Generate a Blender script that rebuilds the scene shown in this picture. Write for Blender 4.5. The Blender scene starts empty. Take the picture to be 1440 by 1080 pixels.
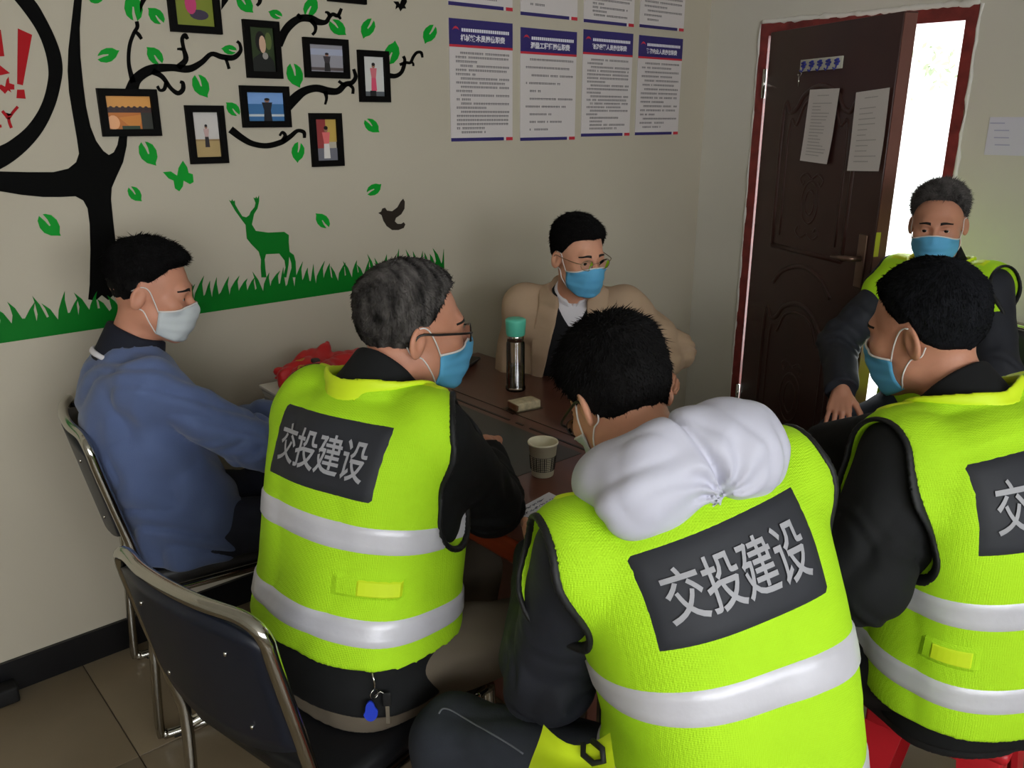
import bpy, bmesh, math, random
import numpy as np
from mathutils import Vector, Matrix
from mathutils.bvhtree import BVHTree

scene = bpy.context.scene
col = scene.collection
random.seed(7)
PI = math.pi

# ------------------------------------------------------------------ camera
FPX, PITCH, YAW, CAMH = 1178.0, math.atan(375 / 1178.0), math.radians(48.8), 1.60
CF = np.array([math.cos(YAW) * math.cos(PITCH), math.sin(YAW) * math.cos(PITCH), -math.sin(PITCH)])
CR = np.array([math.sin(YAW), -math.cos(YAW), 0.0])
CU = np.cross(CR, CF)
cam_d = bpy.data.cameras.new('camera')
cam = bpy.data.objects.new('camera', cam_d)
col.objects.link(cam)
cam_d.sensor_width = 36.0
cam_d.lens = 36.0 * FPX / 1440.0
cam_d.clip_start = 0.02
cam.matrix_world = Matrix(((CR[0], CU[0], -CF[0], 0), (CR[1], CU[1], -CF[1], 0), (CR[2], CU[2], -CF[2], CAMH), (0, 0, 0, 1)))
scene.camera = cam

# ------------------------------------------------------------------ world, daylight, exposure
scene.view_settings.view_transform = 'Standard'
scene.view_settings.look = 'None'
scene.view_settings.gamma = 1.0
scene.view_settings.use_curve_mapping = False
scene.view_settings.exposure = 0.0
world = bpy.data.worlds.new('overcast_sky')
scene.world = world
world.use_nodes = True
wbg = world.node_tree.nodes['Background']
wbg.inputs[0].default_value = (0.86, 0.93, 1.0, 1)
wbg.inputs[1].default_value = 5.0
WIN = dict(x0=-2.4, x1=1.8, z0=1.0, z1=2.45)       # window in the rear wall, behind the camera


def area_light(name, loc, target, sx, sy, power, color):
    d = bpy.data.lights.new(name, 'AREA')
    d.shape = 'RECTANGLE'
    d.size, d.size_y, d.energy, d.color = sx, sy, power, color
    o = bpy.data.objects.new(name, d)
    o.location = loc
    o.rotation_euler = (Vector(target) - Vector(loc)).to_track_quat('-Z', 'Y').to_euler()
    col.objects.link(o)
    return o


area_light('window_daylight', (-.3, -2.72, 1.8), (1.7, 1.8, 1.1), 4.1, 1.5, 92, (1.0, 0.985, 0.96))
area_light('doorway_daylight', (3.95, 1.75, 1.25), (0.5, 1.3, 0.9), 0.9, 1.9, 30, (0.95, 0.98, 1.0))

# ------------------------------------------------------------------ pixel measurements -> places
def ray(x, y):
    return CF + CR * ((x - 720) / FPX) + CU * ((540 - y) / FPX)


def on_y(x, y, Y):
    d = ray(x, y)
    return np.array([0, 0, CAMH]) + d * (Y / d[1])


def on_x(x, y, X):
    d = ray(x, y)
    return np.array([0, 0, CAMH]) + d * (X / d[0])


def on_z(x, y, Z):
    d = ray(x, y)
    return np.array([0, 0, CAMH]) + d * ((Z - CAMH) / d[2])


def at_d(x, y, D):
    return np.array([0, 0, CAMH]) + ray(x, y) * D


# ------------------------------------------------------------------ materials
def srgb(r, g, b):
    def f(c):
        c /= 255.0
        return c / 12.92 if c <= 0.04045 else ((c + 0.055) / 1.055) ** 2.4
    return (f(r), f(g), f(b))


MATS = {}


def mat(name, rgb, rough=0.6, metal=0.0, bump=0.0, bscale=60, var=0.0, vscale=6, spec=0.5, trans=0.0, ior=1.45,
        alpha=1.0, sheen=0.0, coat=0.0, emit=None, estr=0.0, kind='noise', c2=None, stretch=(1, 1, 1)):
    if name in MATS:
        return MATS[name]
    m = bpy.data.materials.new(name)
    MATS[name] = m
    m.use_nodes = True
    nt = m.node_tree
    b = nt.nodes['Principled BSDF']
    b.inputs['Base Color'].default_value = (*rgb, 1)
    b.inputs['Roughness'].default_value = rough
    b.inputs['Metallic'].default_value = metal
    b.inputs['Specular IOR Level'].default_value = spec
    b.inputs['Transmission Weight'].default_value = trans
    b.inputs['IOR'].default_value = ior
    b.inputs['Alpha'].default_value = alpha
    b.inputs['Sheen Weight'].default_value = sheen
    b.inputs['Coat Weight'].default_value = coat
    if emit:
        b.inputs['Emission Color'].default_value = (*emit, 1)
        b.inputs['Emission Strength'].default_value = estr
    if var > 0 or bump > 0:
        tc = nt.nodes.new('ShaderNodeTexCoord')
        mp = nt.nodes.new('ShaderNodeMapping')
        mp.inputs['Scale'].default_value = stretch
        nt.links.new(tc.outputs['Object'], mp.inputs['Vector'])
    if var > 0:
        n = nt.nodes.new('ShaderNodeTexNoise')
        n.inputs['Scale'].default_value = vscale
        n.inputs['Detail'].default_value = 5
        nt.links.new(mp.outputs[0], n.inputs['Vector'])
        r = nt.nodes.new('ShaderNodeValToRGB')
        a = [max(0, c * (1 - var)) for c in rgb]
        z = c2 if c2 else [min(1, c * (1 + var)) for c in rgb]
        r.color_ramp.elements[0].position = 0.3
        r.color_ramp.elements[1].position = 0.7
        r.color_ramp.elements[0].color = (*a, 1)
        r.color_ramp.elements[1].color = (*z, 1)
        nt.links.new(n.outputs['Fac'], r.inputs['Fac'])
        nt.links.new(r.outputs['Color'], b.inputs['Base Color'])
    if bump > 0:
        if kind == 'weave':
            w1 = nt.nodes.new('ShaderNodeTexVoronoi')
            w1.inputs['Scale'].default_value = bscale
            w1.inputs['Randomness'].default_value = 0.25
            nt.links.new(mp.outputs[0], w1.inputs['Vector'])
            out = w1.outputs['Distance']
        else:
            n2 = nt.nodes.new('ShaderNodeTexNoise')
            n2.inputs['Scale'].default_value = bscale
            n2.inputs['Detail'].default_value = 4
            nt.links.new(mp.outputs[0], n2.inputs['Vector'])
            out = n2.outputs['Fac']
        bp = nt.nodes.new('ShaderNodeBump')
        bp.inputs['Strength'].default_value = bump
        bp.inputs['Distance'].default_value = 0.004
        nt.links.new(out, bp.inputs['Height'])
        nt.links.new(bp.outputs['Normal'], b.inputs['Normal'])
    return m


def glass_mat(name, tint=(1, 1, 1), gloss=0.12, rough=0.02):
    """thin pane: see-through with a fixed share of reflection"""
    m = bpy.data.materials.new(name)
    m.use_nodes = True
    nt = m.node_tree
    for n in list(nt.nodes):
        if n.type == 'BSDF_PRINCIPLED':
            nt.nodes.remove(n)
    out = nt.nodes['Material Output']
    t = nt.nodes.new('ShaderNodeBsdfTransparent')
    t.inputs[0].default_value = (*tint, 1)
    g = nt.nodes.new('ShaderNodeBsdfGlossy')
    g.inputs['Roughness'].default_value = rough
    mx = nt.nodes.new('ShaderNodeMixShader')
    lw = nt.nodes.new('ShaderNodeFresnel')
    lw.inputs['IOR'].default_value = 1.45
    ml = nt.nodes.new('ShaderNodeMath')
    ml.operation = 'ADD'
    ml.inputs[1].default_value = gloss * 0.3
    nt.links.new(lw.outputs[0], ml.inputs[0])
    nt.links.new(ml.outputs[0], mx.inputs[0])
    nt.links.new(t.outputs[0], mx.inputs[1])
    nt.links.new(g.outputs[0], mx.inputs[2])
    nt.links.new(mx.outputs[0], out.inputs['Surface'])
    MATS[name] = m
    return m


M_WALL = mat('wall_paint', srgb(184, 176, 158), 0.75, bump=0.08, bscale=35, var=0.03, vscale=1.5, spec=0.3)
M_WALL2 = mat('wall_paint_lit_tone', srgb(204, 200, 188), 0.7, bump=0.08, bscale=35, var=0.03, vscale=1.5, spec=0.3)  # wall paint raised in tone to stand in for light on the door wall
M_CEIL = mat('ceiling_paint', srgb(215, 212, 204), 0.9)
M_TILE = mat('floor_tile_glaze', srgb(120, 106, 84), 0.35, var=0.1, vscale=4, bump=0.02, bscale=20)
M_GROUT = mat('floor_grout', srgb(70, 62, 52), 0.9)
M_BASE = mat('black_baseboard', srgb(14, 14, 16), 0.35)
M_BLK = mat('black_vinyl', srgb(9, 9, 8), 0.6, spec=0.05)
M_GRN = mat('green_vinyl', srgb(10, 148, 42), 0.5, spec=0.15)
M_DGRN = mat('deep_green_vinyl', srgb(6, 112, 30), 0.5, spec=0.15)
M_RED = mat('red_vinyl', srgb(165, 18, 26), 0.6, spec=.15)
M_CHROME = mat('chrome', srgb(190, 188, 180), 0.13, 1.0)
M_SKIN = None


# ------------------------------------------------------------------ object helpers
def tag(o, label=None, cat=None, group=None, kind=None):
    if label:
        o['label'] = label
    if cat:
        o['category'] = cat
    if group:
        o['group'] = group
    if kind:
        o['kind'] = kind
    return o


def empty(name, loc=(0, 0, 0), rz=0.0):
    o = bpy.data.objects.new(name, None)
    o.location = loc
    o.rotation_euler = (0, 0, rz)
    o.empty_display_size = 0.1
    col.objects.link(o)
    return o


def root_loc(o):
    v = Vector((0, 0, 0))
    while o is not None:
        v = v + o.location
        o = o.parent
    return v


def link(name, me, parent=None, mats=None):
    o = bpy.data.objects.new(name, me)
    col.objects.link(o)
    if parent is not None:
        o.parent = parent
    if mats is not None:
        for m in (mats if isinstance(mats, (list, tuple)) else [mats]):
            me.materials.append(m)
    return o


def mesh_np(name, V, F, parent=None, mats=None, smooth=True, world=True, mi=None):
    """numpy verts + list/array of faces; V in world coordinates when parent is an unrotated root"""
    V = np.asarray(V, dtype=np.float32)
    if parent is not None and world:
        V = V - np.array(root_loc(parent), dtype=np.float32)
    me = bpy.data.meshes.new(name)
    if isinstance(F, np.ndarray):
        n, k = F.shape
        me.vertices.add(len(V))
        me.vertices.foreach_set('co', V.ravel())
        me.loops.add(n * k)
        me.loops.foreach_set('vertex_index', F.astype(np.int32).ravel())
        me.polygons.add(n)
        me.polygons.foreach_set('loop_start', np.arange(0, n * k, k, dtype=np.int32))
        me.polygons.foreach_set('loop_total', np.full(n, k, dtype=np.int32))
        me.update(calc_edges=True)
    else:
        me.from_pydata(V.tolist(), [], F)
    me.validate()
    if smooth:
        me.polygons.foreach_set('use_smooth', np.ones(len(me.polygons), dtype=bool))
    if mi is not None:
        me.polygons.foreach_set('material_index', np.asarray(mi, dtype=np.int32))
    me.update()
    return link(name, me, parent, mats)


class MB:
    """mesh builder: collects shapes, then build() links them as one object"""

    def __init__(self):
        self.v, self.f, self.m, self.s = [], [], [], []
        self.cur = 0

    def add(self, vs, fs, smooth=False):
        b = len(self.v)
        self.v += [tuple(float(c) for c in p) for p in vs]
        for f in fs:
            self.f.append([b + i for i in f])
            self.m.append(self.cur)
            self.s.append(smooth)
        return self

    def box(self, c, s, R=None, bev=0.0):
        hx, hy, hz = s[0] / 2, s[1] / 2, s[2] / 2
        if bev <= 0:
            P = [(x, y, z) for x in (-hx, hx) for y in (-hy, hy) for z in (-hz, hz)]
            Fs = [(0, 1, 3, 2), (4, 6, 7, 5), (0, 4, 5, 1), (2, 3, 7, 6), (0, 2, 6, 4), (1, 5, 7, 3)]
        else:
            bm = bmesh.new()
            bmesh.ops.create_cube(bm, size=1.0)
            for v in bm.verts:
                v.co = Vector((v.co.x * s[0], v.co.y * s[1], v.co.z * s[2]))
            bmesh.ops.bevel(bm, geom=list(bm.edges), offset=bev, segments=2, profile=0.6, affect='EDGES')
            bm.verts.index_update()
            P = [tuple(v.co) for v in bm.verts]
            Fs = [[v.index for v in f.verts] for f in bm.faces]
            bm.free()
        if R is not None:
            P = [tuple(R @ Vector(p)) for p in P]
        return self.add([(p[0] + c[0], p[1] + c[1], p[2] + c[2]) for p in P], Fs, bev > 0)

    def tube(self, pts, r, n=8, closed=False, cap=True, flat=None):
        """sweep a circle (or ellipse: flat=(ratio)) along pts; r number or list"""
        pts = [Vector(p) for p in pts]
        m = len(pts)
        rs = r if isinstance(r, (list, tuple)) else [r] * m
        T = []
        for i in range(m):
            a = pts[(i - 1) % m] if (closed or i > 0) else pts[i]
            b = pts[(i + 1) % m] if (closed or i < m - 1) else pts[i]
            t = (b - a)
            T.append(t.normalized() if t.length > 1e-9 else Vector((0, 0, 1)))
        u = T[0].orthogonal().normalized()
        vs, fs = [], []
        for i in range(m):
            u = (u - T[i] * u.dot(T[i]))
            u = u.normalized() if u.length > 1e-6 else T[i].orthogonal().normalized()
            w = T[i].cross(u)
            for k in range(n):
                a = 2 * PI * k / n
                vs.append(pts[i] + (u * math.cos(a) + w * math.sin(a) * (flat or 1)) * rs[i])
        for i in range(m if closed else m - 1):
            j = (i + 1) % m
            for k in range(n):
                l = (k + 1) % n
                fs.append((i * n + k, i * n + l, j * n + l, j * n + k))
        if cap and not closed:
            fs.append(tuple(range(n - 1, -1, -1)))
            fs.append(tuple((m - 1) * n + k for k in range(n)))
        return self.add(vs, fs, True)

    def lathe(self, prof, c=(0, 0, 0), n=28, cap=True):
        vs, fs = [], []
        for r, z in prof:
            for k in range(n):
                a = 2 * PI * k / n
                vs.append((c[0] + r * math.cos(a), c[1] + r * math.sin(a), c[2] + z))
        m = len(prof)
        for i in range(m - 1):
            for k in range(n):
                l = (k + 1) % n
                fs.append((i * n + k, i * n + l, (i + 1) * n + l, (i + 1) * n + k))
        if cap:
            fs.append(tuple(range(n - 1, -1, -1)))
            fs.append(tuple((m - 1) * n + k for k in range(n)))
        return self.add(vs, fs, True)

    def prism(self, poly, fn, th):
        """2-D polygon (may be concave) -> solid; fn(a, b, d) gives the 3-D point at depth d (0..th)"""
        n = len(poly)
        bm = bmesh.new()
        vs = [bm.verts.new((p[0], p[1], 0)) for p in poly]
        try:
            fa = bm.faces.new(vs)
        except ValueError:
            bm.free()
            return self
        fa.normal_update()
        if fa.normal.z < 0:
            fa.normal_flip()
        bm.verts.index_update()
        tri = bmesh.ops.triangulate(bm, faces=[fa], ngon_method='EAR_CLIP')['faces']
        T = [[v.index for v in f.verts] for f in tri]
        bm.free()
        P = [fn(p[0], p[1], th) for p in poly] + [fn(p[0], p[1], 0) for p in poly]
        area = sum(poly[i][0] * poly[(i + 1) % n][1] - poly[(i + 1) % n][0] * poly[i][1] for i in range(n))
        Fs = [tuple(t) for t in T]
        for i in range(n):
            j = (i + 1) % n
            Fs.append((i, n + i, n + j, j) if area > 0 else (j, n + j, n + i, i))
        return self.add(P, Fs)

    def build(self, name, mats, parent=None, world=False):
        V = self.v
        if parent is not None and world:
            L = root_loc(parent)
            V = [(p[0] - L.x, p[1] - L.y, p[2] - L.z) for p in V]
        me = bpy.data.meshes.new(name)
        me.from_pydata(V, [], self.f)
        o = link(name, me, parent, mats)
        me.polygons.foreach_set('use_smooth', self.s)
        me.polygons.foreach_set('material_index', self.m)
        me.update()
        return o


def spline(pts, k=6, closed=False):
    """Catmull-Rom through points of any dimension"""
    P = [np.asarray(p, float) for p in pts]
    n = len(P)
    out = []
    rng = range(n if closed else n - 1)
    for i in rng:
        p0 = P[(i - 1) % n] if (closed or i > 0) else 2 * P[0] - P[1]
        p1, p2 = P[i], P[(i + 1) % n]
        p3 = P[(i + 2) % n] if (closed or i + 2 < n) else 2 * P[-1] - P[-2]
        for j in range(k):
            t = j / k
            out.append(0.5 * (2 * p1 + (p2 - p0) * t + (2 * p0 - 5 * p1 + 4 * p2 - p3) * t * t + (3 * p1 - p0 - 3 * p2 + p3) * t ** 3))
    if not closed:
        out.append(P[-1])
    return out


def stroke_poly(pts, k=5):
    """(x, y, width) points -> outline polygon of a tapered brush stroke"""
    S = spline(pts, k)
    L, Rr = [], []
    for i, p in enumerate(S):
        a, b = S[max(i - 1, 0)], S[min(i + 1, len(S) - 1)]
        d = np.array([b[0] - a[0], b[1] - a[1]])
        d = d / (np.linalg.norm(d) + 1e-9)
        nx, ny = -d[1], d[0]
        w = max(p[2], 0.3) / 2
        L.append((p[0] + nx * w, p[1] + ny * w))
        Rr.append((p[0] - nx * w, p[1] - ny * w))
    return L + Rr[::-1]


def text_mesh(body, size=1.0, bold=0.0, res=3, sub=0):
    """flat glyph mesh (verts Nx2, tris) centred on the origin, from the built-in interface font"""
    cu = bpy.data.curves.new('glyphs', 'FONT')
    cu.body = body
    cu.size = size
    cu.align_x = 'CENTER'
    cu.align_y = 'CENTER'
    cu.offset = bold
    cu.resolution_u = res
    o = bpy.data.objects.new('glyphs', cu)
    col.objects.link(o)
    bpy.context.view_layer.update()
    dg = bpy.context.evaluated_depsgraph_get()
    me = bpy.data.meshes.new_from_object(o.evaluated_get(dg))
    bm = bmesh.new()
    bm.from_mesh(me)
    bmesh.ops.triangulate(bm, faces=list(bm.faces))
    if sub:
        bmesh.ops.subdivide_edges(bm, edges=list(bm.edges), cuts=sub, use_grid_fill=True)
        bmesh.ops.triangulate(bm, faces=list(bm.faces))
    bm.verts.index_update()
    V = [(v.co.x, v.co.y) for v in bm.verts]
    F = [[v.index for v in f.verts] for f in bm.faces]
    bm.free()
    bpy.data.objects.remove(o)
    bpy.data.curves.remove(cu)
    bpy.data.meshes.remove(me)
    return V, F

# ================================================================== THE ROOM
WY, WX, XL, YR, ZC = 2.521, 3.408, -2.6, -2.5, 2.75


def slab(name, parts, m, parent=None, kind='structure'):
    b = MB()
    for x0, x1, y0, y1, z0, z1 in parts:
        b.box(((x0 + x1) / 2, (y0 + y1) / 2, (z0 + z1) / 2), (x1 - x0, y1 - y0, z1 - z0))
    o = b.build(name, m, parent)
    if kind:
        o['kind'] = kind
    return o


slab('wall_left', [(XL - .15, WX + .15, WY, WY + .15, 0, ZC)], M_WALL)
DY0, DY1, DZ = 1.352, 2.245, 1.985              # doorway, outside of its frame
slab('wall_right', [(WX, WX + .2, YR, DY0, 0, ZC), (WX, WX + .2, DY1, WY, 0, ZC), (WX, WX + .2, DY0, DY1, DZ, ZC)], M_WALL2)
slab('wall_rear', [(XL, WX, YR - .15, YR, 0, WIN['z0']), (XL, WX, YR - .15, YR, WIN['z1'], ZC),
                   (XL, WIN['x0'], YR - .15, YR, WIN['z0'], WIN['z1']), (WIN['x1'], WX, YR - .15, YR, WIN['z0'], WIN['z1'])], M_WALL2)
slab('wall_side', [(XL - .15, XL, YR - .15, WY, 0, ZC)], M_WALL2)
slab('ceiling', [(XL - .15, WX + .2, YR - .15, WY + .15, ZC, ZC + .1)], M_CEIL)
floor = slab('floor', [(XL - .15, WX + .2, YR - .15, WY + .15, -.1, -.004)], M_GROUT)
tm = MB().box((0, 0, -.006), (.597, .597, .012), bev=.0015)
tile0 = None
ix = 0
for i in range(10):
    for j in range(9):
        x, y = -2.25 + i * .6, -2.5 + j * .6
        if x > WX - .2 or y > WY - .2:
            continue
        if tile0 is None:
            tile0 = tm.build('tile', M_TILE, floor)
            o = tile0
        else:
            o = bpy.data.objects.new('tile', tile0.data)
            col.objects.link(o)
            o.parent = floor
        o.location = (x, y, 0)
slab('baseboard_left', [(XL, WX, WY - .012, WY, 0, .1)], M_BASE)
slab('baseboard_right', [(WX - .012, WX, YR, DY0, 0, .1), (WX - .012, WX, DY1, WY - .012, 0, .1)], M_BASE)

# the window behind the camera: frame, mullions and panes
M_WFR = mat('white_window_plastic', srgb(225, 225, 222), 0.4)
M_PANE = glass_mat('window_glass')
xs = [WIN['x0'], (WIN['x0'] + WIN['x1']) / 2, WIN['x1']]
win = empty('window_1', ((WIN['x0'] + WIN['x1']) / 2, YR - .08, WIN['z0']))
win['kind'] = 'structure'
b = MB()
for z in (WIN['z0'] + .03, WIN['z1'] - .03):
    b.box(((xs[0] + xs[2]) / 2, YR - .08, z), (xs[2] - xs[0], .07, .06))
for x in (xs[0] + .03, xs[1], xs[2] - .03):
    b.box((x, YR - .08, (WIN['z0'] + WIN['z1']) / 2), (.06, .06, WIN['z1'] - WIN['z0'] - .12))
b.build('window_frame', M_WFR, win, world=True)
for k in range(2):
    MB().box(((xs[k] + xs[k + 1]) / 2, YR - .08, (WIN['z0'] + WIN['z1']) / 2), (xs[1] - xs[0] - .08, .005, WIN['z1'] - WIN['z0'] - .12)).build('pane', M_PANE, win, world=True)

# outside the door: paved yard and a pale bank with shrubs, blown out by daylight
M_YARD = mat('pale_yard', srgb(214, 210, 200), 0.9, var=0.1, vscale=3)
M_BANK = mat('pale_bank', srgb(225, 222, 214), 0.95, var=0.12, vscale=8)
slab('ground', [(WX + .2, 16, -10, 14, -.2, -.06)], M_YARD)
N = 40
V, Fq = [], []
rng = np.random.default_rng(3)
for i in range(N):
    for j in range(N):
        yy = -8 + 20 * i / (N - 1)
        s = j / (N - 1)
        V.append((7.5 + 4.5 * s + .25 * math.sin(yy * 1.3 + s * 4) + rng.normal() * .06, yy, -.08 + 5.5 * s ** .8 + rng.normal() * .06))
for i in range(N - 1):
    for j in range(N - 1):
        Fq.append((i * N + j, i * N + j + 1, (i + 1) * N + j + 1, (i + 1) * N + j))
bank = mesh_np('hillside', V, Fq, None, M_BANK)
bank['kind'] = 'structure'
M_SHRUB = mat('pale_shrub_leaves', srgb(150, 160, 130), 0.9)
for k, (px, py, n) in enumerate(((1312, 95, 60), (1322, 215, 90))):
    c = on_x(px, py, 8.6)
    b = MB()
    for q in range(n):
        d = rng.normal(size=3) * .12
        u = rng.normal(size=3)
        u /= np.linalg.norm(u)
        w = np.cross(u, rng.normal(size=3))
        w /= np.linalg.norm(w)
        p = c + d
        b.add([p, p + u * .05 + w * .02, p + u * .1, p + u * .05 - w * .02], [(0, 1, 2, 3)])
    o = b.build('shrub', M_SHRUB)
    tag(o, 'sparse pale shrub on the bright bank seen through the doorway', 'shrub', 'shrubs on the bank outside', 'stuff')

# ================================================================== WALL ART ON THE LEFT WALL
def wp(x, y):
    p = on_y(x, y, WY)
    return (p[0], p[2])


def wall_fn(off=0.0):
    return lambda a, bb, d: (a, WY - off - d, bb)


def decal(name, polys, m, parent=None, th=.0016, off=0.0):
    b = MB()
    for pl in polys:
        b.prism([wp(*p) for p in pl], wall_fn(off), th)
    return b.build(name, m, parent)


def st(*p):
    return stroke_poly([(x, y, w * 1.25 + .4) for x, y, w in p])


tree = empty('tree_wall_sticker', (.62, WY, 1.03))
tag(tree, 'large black tree wall sticker with curling branches on the cream wall', 'wall sticker')
trunk = [(124, 421), (126, 400), (127, 350), (126, 315), (123, 293), (117, 282), (106, 276), (85, 277), (60, 277), (30, 274), (0, 269), (-60, 255), (-60, 232), (0, 241),
         (40, 242), (75, 242), (96, 237), (107, 228), (111, 216), (108, 195), (102, 160), (97, 130), (95, 100), (96, 70), (100, 35), (104, 0), (108, -60),
         (119, -60), (115, 0), (112, 40), (113, 80), (117, 120), (121, 150), (127, 178), (135, 198), (145, 212), (153, 218), (160, 214), (165, 204), (168, 188), (170, 150),
         (186, 150), (179, 190), (178, 205), (173, 228), (163, 250), (157, 264), (156, 280), (159, 310), (163, 345), (165, 380), (168, 421), (160, 414), (152, 422), (143, 415), (134, 423)]
b = MB().prism([wp(*p) for p in trunk], wall_fn(), .0016)
L = root_loc(tree)


def tree_part(name, polys):
    b = MB()
    for pl in polys:
        b.prism([wp(*p) for p in pl], wall_fn(), .0016)
    return b.build(name, M_BLK, tree, world=True)


tree_part('trunk', [trunk])
tree_part('branch', [st((184, 130, 15), (192, 111, 12), (212, 98, 11), (240, 95, 8), (265, 97, 8), (283, 88, 6), (297, 76, 5), (312, 80, 6), (328, 81, 6), (338, 72, 4), (337, 62, 3), (333, 58, 3)),
                     st((187, 116, 6), (181, 90, 4), (182, 65, 4), (188, 47, 4), (193, 38, 4), (192, 30, 4)), st((190, 44, 3), (195, 49, 4), (199, 55, 3)),
                     st((250, 95, 7), (261, 84, 6), (258, 68, 4), (256, 55, 4), (260, 49, 4), (264, 55, 3)), st((258, 70, 3), (254, 69, 3), (249, 69, 2)),
                     st((214, 100, 7), (228, 108, 5), (240, 124, 4), (250, 131, 5), (257, 126, 5), (257, 117, 4), (253, 115, 3)), st((234, 114, 4), (231, 125, 4), (225, 127, 3), (221, 121, 3)),
                     st((317, 82, 3), (320, 90, 3), (322, 97, 3))])
tree_part('branch', [st((392, 64, 8), (400, 45, 9), (410, 33, 9), (422, 26, 8), (436, 26, 8), (448, 31, 7), (458, 31, 5), (463, 24, 4), (468, 20, 4), (475, 22, 4), (480, 12, 3)),
                     st((464, 23, 4), (461, 18, 3), (457, 17, 2)), st((474, 21, 3), (477, 24, 3), (479, 27, 2)), st((436, 27, 5), (443, 36, 4), (443, 44, 3), (439, 49, 3)), st((424, 26, 5), (421, 23, 4), (418, 20, 3))])
tree_part('branch', [st((403, 152, 10), (415, 138, 11), (428, 128, 9), (445, 124, 8), (462, 128, 8), (475, 128, 7), (485, 119, 6), (495, 116, 5), (500, 108, 4), (497, 97, 3)),
                     st((490, 118, 4), (496, 124, 3), (496, 132, 3)), st((485, 120, 4), (480, 117, 3), (476, 114, 3)), st((457, 128, 5), (459, 138, 3), (457, 147, 2))])
tree_part('branch', [st((541, 105, 6), (555, 107, 5), (564, 102, 4), (568, 92, 4), (569, 84, 3), (567, 79, 3)), st((562, 91, 3), (570, 88, 3), (577, 88, 3), (581, 80, 3), (586, 74, 3), (592, 74, 3), (594, 81, 2)), st((579, 87, 2), (581, 90, 2), (581, 93, 2))])
tree_part('branch', [st((324, 182, 8), (340, 194, 7), (355, 202, 6), (375, 205, 6), (395, 200, 6), (408, 192, 5), (418, 184, 4), (427, 186, 4), (428, 194, 3)), st((397, 199, 5), (401, 191, 4), (397, 186, 3), (393, 191, 2))])
tree_part('branch', [[(311, 14), (312, -8), (325, -8), (320, 2)]])
tree_part('branch', [[(197, 19), (196, 6), (200, -6), (209, -6), (201, 8)]])
tree_part('branch', [st((366, -6, 5), (365, 3, 4), (361, 8, 3))])

ring = [(48, 0), (62, 22), (76, 50), (85, 75), (88, 98), (85, 120), (78, 147), (65, 176), (48, 200), (25, 222), (0, 238), (-30, 250), (-70, 250), (-120, 230), (-150, 180), (-160, 110), (-145, 40), (-110, -15), (-60, -42), (-15, -42), (20, -28)]
ring_in = [(22, 2), (42, 28), (55, 50), (64, 75), (68, 100), (66, 120), (60, 142), (50, 162), (35, 181), (15, 197), (0, 205), (-30, 216), (-70, 216), (-110, 200), (-130, 160), (-138, 110), (-128, 50), (-98, 2), (-58, -22), (-20, -26), (4, -15)]
ro, ri = spline(ring, 4, True), spline(ring_in, 4, True)
b = MB()
n = len(ro)
for i in range(n):
    j = (i + 1) % n
    q = [wp(*ro[i]), wp(*ro[j]), wp(*ri[j]), wp(*ri[i])]
    b.add([(p[0], WY - .0016, p[1]) for p in q], [(0, 1, 2, 3)])
    b.add([(ri[i] is None) or (q[k][0], WY - .0016 * e, q[k][1]) for k, e in ((3, 1), (2, 1), (2, 0), (3, 0))], [(0, 1, 2, 3)])
    b.add([(q[k][0], WY - .0016 * e, q[k][1]) for k, e in ((1, 1), (0, 1), (0, 0), (1, 0))], [(0, 1, 2, 3)])
ringo = b.build('ring_wall_sticker', M_BLK)
tag(ringo, 'thick black ring wall sticker beside the black tree trunk', 'wall sticker')
lett = empty('red_lettering_sticker', (.55, WY, 1.5))
tag(lett, 'red sticker lettering with exclamation mark inside the black ring', 'wall sticker')
for nm, polys in (('exclamation_mark', [[(25, 40), (45, 49), (32, 120), (24, 118)], [(24, 126), (34, 126), (36, 139), (23, 138)]]),
                  ('letter', [[(-16, 38), (1, 42), (6, 79), (-14, 80)]]),
                  ('swash', [[(-14, 86), (0, 92), (14, 103), (0, 106), (-14, 102)]]),
                  ('butterfly', [[(-6, 120), (2, 119), (7, 122), (9, 112), (12, 108), (13, 117), (20, 119), (20, 126), (14, 126), (16, 130), (11, 127), (7, 132), (3, 128)]]),
                  ('letter_y', [st((3, 156, 3), (8, 162, 3), (12, 166, 3), (18, 158, 3), (25, 150, 3)), st((12, 165, 3), (13, 172, 3), (16, 180, 3))]),
                  ('letter_l', [st((-12, 150, 3), (-10, 165, 3), (-8, 179, 3)), st((-8, 178, 3), (-3, 178, 3), (2, 177, 3))])):
    b = MB()
    for pl in polys:
        b.prism([wp(*p) for p in pl], wall_fn(), .0016)
    b.build(nm, M_RED, lett, world=True)

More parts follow.
